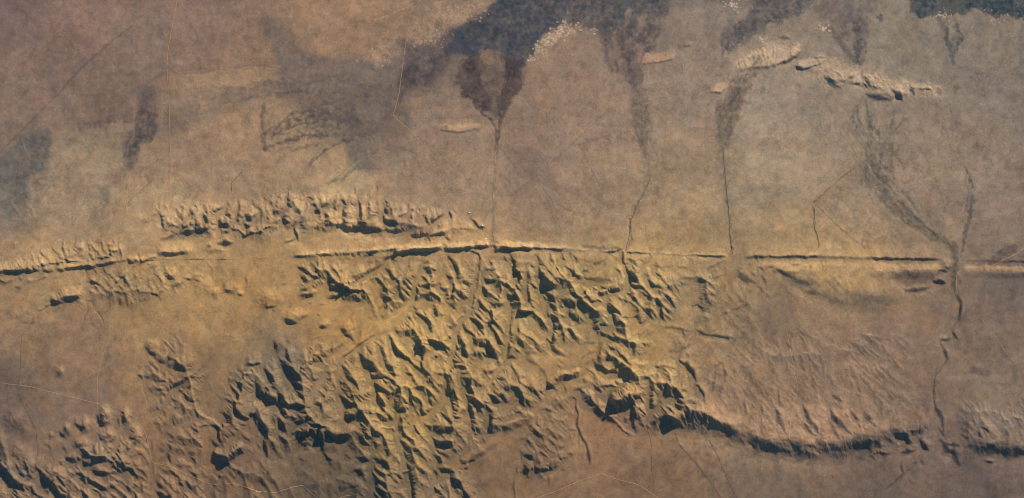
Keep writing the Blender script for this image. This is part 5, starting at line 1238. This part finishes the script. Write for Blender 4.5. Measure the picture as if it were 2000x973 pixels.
SCR = {"grey_scrub": ("scrub", "grey scrub belt wrapping the orange sandy ground in the northwest"),
 "burnt_west": ("scrub", "dark scrub beside the straight track"),
 "burnt_main": ("scrub", "slate dark burnt scrub with white pans along its southeast edge"),
 "burnt_east": ("scrub", "mottled dark scrub east of the white pans"),
 "burnt_fan": ("scrub", "purple brown leaf shaped scrub fan with pale veins and a stem"),
 "burnt_strip": ("scrub", "streaky purple scrub strip by the rosy outcrop hill"),
 "burnt_north": ("scrub", "blue grey burnt scrub tapering toward the lens shaped hill"),
 "grey_fan": ("scrub", "grey scrub fan draining south between two pale hills"),
 "woodland": ("woodland", "blue green woodland along the northeast corner"),
 "river_scrub": ("scrub", "dark riverside scrub running diagonally to the gorge"),
 "grey_flat": ("scrub", "blue grey scrub flat on the western border under a straight diagonal line"),
 "dark_scrub": ("scrub", "dark crooked scrub patch next to the north south dirt road"),
 "scrub_slope": ("scrub", "thin dark scrub streak on the slope below the long ridge")}
for nm, sl, m in PATCHES:
    n_, lb = SCR[nm]
    PARTS.append((n_, lb, n_, "stuff"))
    LAB[sl][m & (LAB[sl] == 0)] = len(PARTS) - 1

FL = LAB[:-1, :-1]
idx = (np.arange(NY * NX).reshape(NY, NX))
q0 = idx[:-1, :-1]; q1 = idx[:-1, 1:]; q2 = idx[1:, 1:]; q3 = idx[1:, :-1]
def build_sheet(k):
    name, label, cat, kind = PARTS[k]
    m = FL == k
    if not m.any(): return
    quads = np.stack([q0[m], q3[m], q2[m], q1[m]], -1)
    used, inv = np.unique(quads.ravel(), return_inverse=True)
    co = np.stack([VX.ravel()[used], VY.ravel()[used], VZ.ravel()[used]], -1)
    base = np.array([co[:, 0].mean(), co[:, 1].mean(), 0.0]) if k else np.zeros(3)
    me = bpy.data.meshes.new(name)
    me.vertices.add(len(used)); me.vertices.foreach_set("co", (co - base).astype(np.float32).ravel())
    me.loops.add(quads.size); me.loops.foreach_set("vertex_index", inv.astype(np.int32).ravel())
    me.polygons.add(len(quads)); me.polygons.foreach_set("loop_start", np.arange(0, quads.size, 4, dtype=np.int32))
    me.polygons.foreach_set("loop_total", np.full(len(quads), 4, np.int32))
    me.update(calc_edges=True)
    me.polygons.foreach_set("use_smooth", np.ones(len(quads), bool))
    ca = me.color_attributes.new("soil", 'FLOAT_COLOR', 'POINT')
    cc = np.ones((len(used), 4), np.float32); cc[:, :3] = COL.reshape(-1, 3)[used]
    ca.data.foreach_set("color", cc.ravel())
    me.materials.append(GROUND)
    me.normals_split_custom_set_from_vertices(NRM.reshape(-1, 3)[used])
    o = bpy.data.objects.new(name, me); col.objects.link(o); o.location = base
    tag(o, label, cat, kind)
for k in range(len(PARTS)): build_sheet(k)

# ----------------------------------------------------------------- draped ribbons: roads, tracks and stream beds
def zat(x, y):
    i = np.clip(np.searchsorted(gx, x) - 1, 0, NX - 2); j = np.clip(np.searchsorted(gy, y) - 1, 0, NY - 2)
    return float(max(Z[j, i], Z[j, i + 1], Z[j + 1, i], Z[j + 1, i + 1]))
def ribbon(name, label, cat, pts, w, mat, wob=.6, lift=.25, seed=0):
    P = []
    rnd = random.Random(seed + int(pts[0][0]))
    for i in range(len(pts) - 1):
        a, b = pts[i], pts[i + 1]; n = max(1, int(math.hypot(b[0] - a[0], b[1] - a[1]) / 2.5))
        for q in range(n): P.append((a[0] + (b[0] - a[0]) * q / n, a[1] + (b[1] - a[1]) * q / n))
    P.append(pts[-1])
    P = np.array(P)
    for _ in range(3): P[1:-1] = (P[:-2] + 2 * P[1:-1] + P[2:]) / 4
    off = np.array([[float(noise(np.array([i * .18]), np.array([seed + q * 7.7]), 5)[0]) for q in range(2)] for i in range(len(P))])
    P += off * wob
    T = np.gradient(P, axis=0); T /= np.linalg.norm(T, axis=1, keepdims=True) + 1e-9
    N = np.stack([-T[:, 1], T[:, 0]], -1)
    vs = []; fs = []
    for i, (p, n) in enumerate(zip(P, N)):
        ww = w / 2 * (0.75 + 0.5 * rnd.random())
        for s in (-1, 0, 1):
            x, y = p + n * s * ww
            vs.append(((x - W / 2) * U, (H / 2 - y) * U, (zat(x, y) + lift + (.06 if s == 0 else 0)) * U))
        if i:
            a = (i - 1) * 3
            fs += [(a, a + 1, a + 4, a + 3), (a + 1, a + 2, a + 5, a + 4)]
    me = bpy.data.meshes.new(name); me.from_pydata(vs, [], fs); me.update()
    if me.polygons[0].normal.z < 0: me.flip_normals()
    me.polygons.foreach_set("use_smooth", [True] * len(fs)); me.materials.append(mat)
    o = bpy.data.objects.new(name, me); col.objects.link(o)
    tag(o, label, cat, "structure"); return o
ROAD = plain_material("pale_dirt", (166, 134, 102), .18, 3)
ROADR = plain_material("orange_dirt", (162, 126, 96), .18, 3)
BED = plain_material("dark_stream_bed", (100, 85, 73), .25, 3)
BEDL = plain_material("sandy_stream_bed", (168, 138, 104), .2, 3)
R = [
 ("dirt_road", "orange dirt road running north to south near the orange plots in the northwest", [(346,0),(335,60),(328,100),(326,130),(330,190),(332,270),(333,330),(326,365),(320,400)], 1.6, ROADR),
 ("dirt_road", "straight dirt road ending at the star shaped meeting of tracks", [(822,0),(800,25),(797,60),(790,100),(780,180),(768,226)], 1.5, ROADR),
 ("dirt_road", "dirt road from the meeting of tracks down to a gap in the jagged mountains", [(768,226),(800,254),(850,310),(868,345),(846,362),(858,385),(872,388),(876,402),(872,418),(862,430)], 1.5, ROAD),
 ("dirt_road", "long winding dirt road crossing the southwestern plain past the worn hills", [(-40,746),(0,748),(60,755),(125,772),(190,788),(230,798),(262,815),(284,845),(292,880),(298,905),(330,910),(375,930),(410,946),(460,945),(510,962)], 1.4, ROAD),
 ("track", "thin track running north from the winding southwestern road", [(216,560),(217,610),(212,660),(198,705),(190,740),(190,790)], 1.1, ROAD),
 ("track", "thin pale loop of track below the gullied hills", [(500,960),(540,962),(570,952),(592,948),(606,962),(625,976),(660,974),(680,967),(705,975)], 1.4, ROAD),
 ("dirt_road", "pale dirt road on the southern plain near the stepped mesa", [(1040,975),(1090,958),(1130,940),(1175,925),(1205,936),(1245,946),(1290,975)], 1.5, ROAD),
 ("track", "pale track running down the dip slope to the top of the southern escarpment", [(1535,640),(1545,690),(1553,735),(1559,760),(1549,790),(1543,830),(1541,856)], 1.2, ROAD),
 ("dirt_road", "short road through the gorge where the river cuts the long ridge", [(1848,538),(1869,537),(1868,555),(1870,570)], 1.6, ROAD),
 ("dirt_road", "dirt road from the gorge running east beside the low sunlit ridge", [(1869,537),(1876,528),(1905,524),(1935,520),(1960,508),(1985,496),(2010,478)], 1.5, ROAD),
 ("track", "diagonal track across the dark spots of the eastern lowland", [(1920,625),(1945,658),(1965,690),(1985,715),(2010,738)], 1.1, ROAD),
 ("track", "faint pale track north of the southern road near the dark peak", [(1196,825),(1190,870),(1180,900)], 1.2, ROADR),
 ("track", "thin pale track along the flat valley west of the long ridge", [(290,507),(340,506),(450,506),(570,503)], 1.0, ROAD),
 ("dry_stream", "sandy crooked stream running into the pale western ridge", [(251,350),(249,378),(243,405),(233,425),(237,448),(240,458),(232,472)], 1.3, BEDL),
 ("dry_stream", "small hooked stream bed north of the jagged mountains", [(473,335),(462,347),(451,358),(453,374)], 1.2, BED),
 ("dry_stream", "straight sandy stream bed falling from the leaf shaped scrub fan", [(969,285),(966,340),(963,400),(962,440),(966,478)], 1.1, BEDL),
 ("dry_stream", "dark stream bed falling from the grey fan to the long ridge", [(1412,290),(1417,350),(1424,420),(1427,470),(1431,496)], 1.2, BED),
 ("dry_stream", "dark stream bed going through the ridge near the burnt strip outlet", [(1270,350),(1250,390),(1232,430),(1229,460),(1222,490)], 1.2, BED),
 ("dry_stream", "double dark channel flowing south from the foot of the dark peak", [(1262,830),(1270,855),(1274,880),(1272,910),(1278,950)], 1.4, BED),
 ("dry_stream", "dark channel just west of the middle of the southern plain", [(1318,845),(1328,870),(1360,905),(1390,945),(1410,975)], 1.3, BED),
 ("dry_stream", "dark channel running south from the start of the long escarpment", [(1385,860),(1402,890),(1418,930),(1440,975)], 1.3, BED),
 ("dry_stream", "thin winding stream bed on the far southwestern plain", [(42,655),(40,720),(35,770),(50,800),(70,838),(74,880),(70,920)], 1.2, BED),
 ("dry_stream", "narrow stream bed east of the speckled triangle field", [(1592,405),(1589,440),(1598,465),(1598,485)], 1.3, BED),
 ("dry_stream", "dark river channel joining the gorge from the north", [(1850,470),(1860,485),(1866,510),(1866,545),(1864,575)], 1.6, BED),
 ("dry_stream", "long winding river channel crossing the eastern lowland from the gorge to the scarp", [(1866,575),(1875,592),(1877,608),(1871,628),(1861,646),(1867,660),(1852,665),(1836,664),(1842,682),(1850,704),(1838,718),(1826,738),(1823,775),(1832,808),(1842,832),(1844,856)], 1.0, BED),
 ("dry_stream", "river channel leaving the gap in the southern escarpment", [(1800,880),(1790,905),(1765,930),(1745,950),(1735,975)], 1.3, BED),
]
for i, (n_, lb, pts, w, mt) in enumerate(R):
    ribbon(n_, lb, n_.replace("_", " "), pts, w * .75, mt, seed=i * 3)

# ----------------------------------------------------------------- small buildings on the spur near the gap
def building(x, y, lx, ly, hz, rot, label, wall, roofc):
    root = bpy.data.objects.new("building", None); col.objects.link(root)
    z = zat(x, y) * U
    root.location = ((x - W / 2) * U, (H / 2 - y) * U, z); root.rotation_euler = (0, 0, math.radians(rot)); root.empty_display_size = .05
    lx *= U; ly *= U; hz *= U
    def mesh(nm, v, f, m):
        me = bpy.data.meshes.new(nm); me.from_pydata(v, [], f); me.update(); me.materials.append(m)
        o = bpy.data.objects.new(nm, me); col.objects.link(o); o.parent = root
    a, b = lx / 2, ly / 2
    v = [(sx * a, sy * b, zz) for zz in (-.04, hz) for sx, sy in ((-1, -1), (1, -1), (1, 1), (-1, 1))]
    v += [(-a, 0, hz * 1.5), (a, 0, hz * 1.5)]
    mesh("wall", v, [(0, 1, 5, 4), (1, 2, 6, 5), (2, 3, 7, 6), (3, 0, 4, 7), (4, 7, 8), (5, 9, 6), (0, 3, 2, 1)], wall)
    e = .012
    t = hz * .08
    v = []
    for dz in (0, t):
        v += [(-a - e, -b - e, hz - .004 + dz), (a + e, -b - e, hz - .004 + dz), (a + e, b + e, hz - .004 + dz), (-a - e, b + e, hz - .004 + dz), (-a - e, 0, hz * 1.5 + .004 + dz), (a + e, 0, hz * 1.5 + .004 + dz)]
    mesh("roof", v, [(6, 7, 11, 10), (9, 10, 11, 8), (0, 4, 5, 1), (3, 2, 5, 4), (0, 1, 7, 6), (2, 3, 9, 8), (0, 6, 10, 4), (4, 10, 9, 3), (1, 5, 11, 7), (5, 2, 8, 11)], roofc)
    tag(root, label, "building", group="small buildings near the mountain gap")
WALL = plain_material("white_wall", (200, 195, 185), .05); ROOFW = plain_material("white_roof", (232, 228, 220), .05); ROOFB = plain_material("grey_blue_roof", (120, 140, 150), .05)
building(917, 415.5, 2.6, 1.7, .8, 10, "white building at the top of the dark diagonal gully", WALL, ROOFW)
building(942, 440.5, 2.8, 1.8, .8, -20, "white building at the foot of the dark diagonal gully", WALL, ROOFW)
building(945, 443.5, 1.8, 1.4, .7, 30, "small blue grey roofed building beside the one at the gully foot", WALL, ROOFB)
building(949, 466, 3.4, 1.4, .6, 0, "narrow pale building just north of the ridge crest", WALL, ROOFW)

# ----------------------------------------------------------------- thin bluish air between the camera and the ground
def haze():
    x, y, z0, z1 = 420.0, 420.0, -8.0, 405.0
    v = [(sx * x, sy * y, z) for z in (z0, z1) for sx, sy in ((-1, -1), (1, -1), (1, 1), (-1, 1))]
    me = bpy.data.meshes.new("haze"); me.from_pydata(v, [], [(0, 3, 2, 1), (4, 5, 6, 7), (0, 1, 5, 4), (1, 2, 6, 5), (2, 3, 7, 6), (3, 0, 4, 7)]); me.update()
    m = bpy.data.materials.new("thin_air"); m.use_nodes = True; t = m.node_tree; t.nodes.clear()
    out = t.nodes.new("ShaderNodeOutputMaterial"); pv = t.nodes.new("ShaderNodeVolumePrincipled")
    pv.inputs["Color"].default_value = (.12, .52, 1.0, 1); pv.inputs["Density"].default_value = HAZE; pv.inputs["Anisotropy"].default_value = 0
    t.links.new(pv.outputs[0], out.inputs["Volume"])
    me.materials.append(m); o = bpy.data.objects.new("haze", me); col.objects.link(o)
    tag(o, "thin blue air over the whole desert", "haze", "stuff")
HAZE = 0.00009
haze()
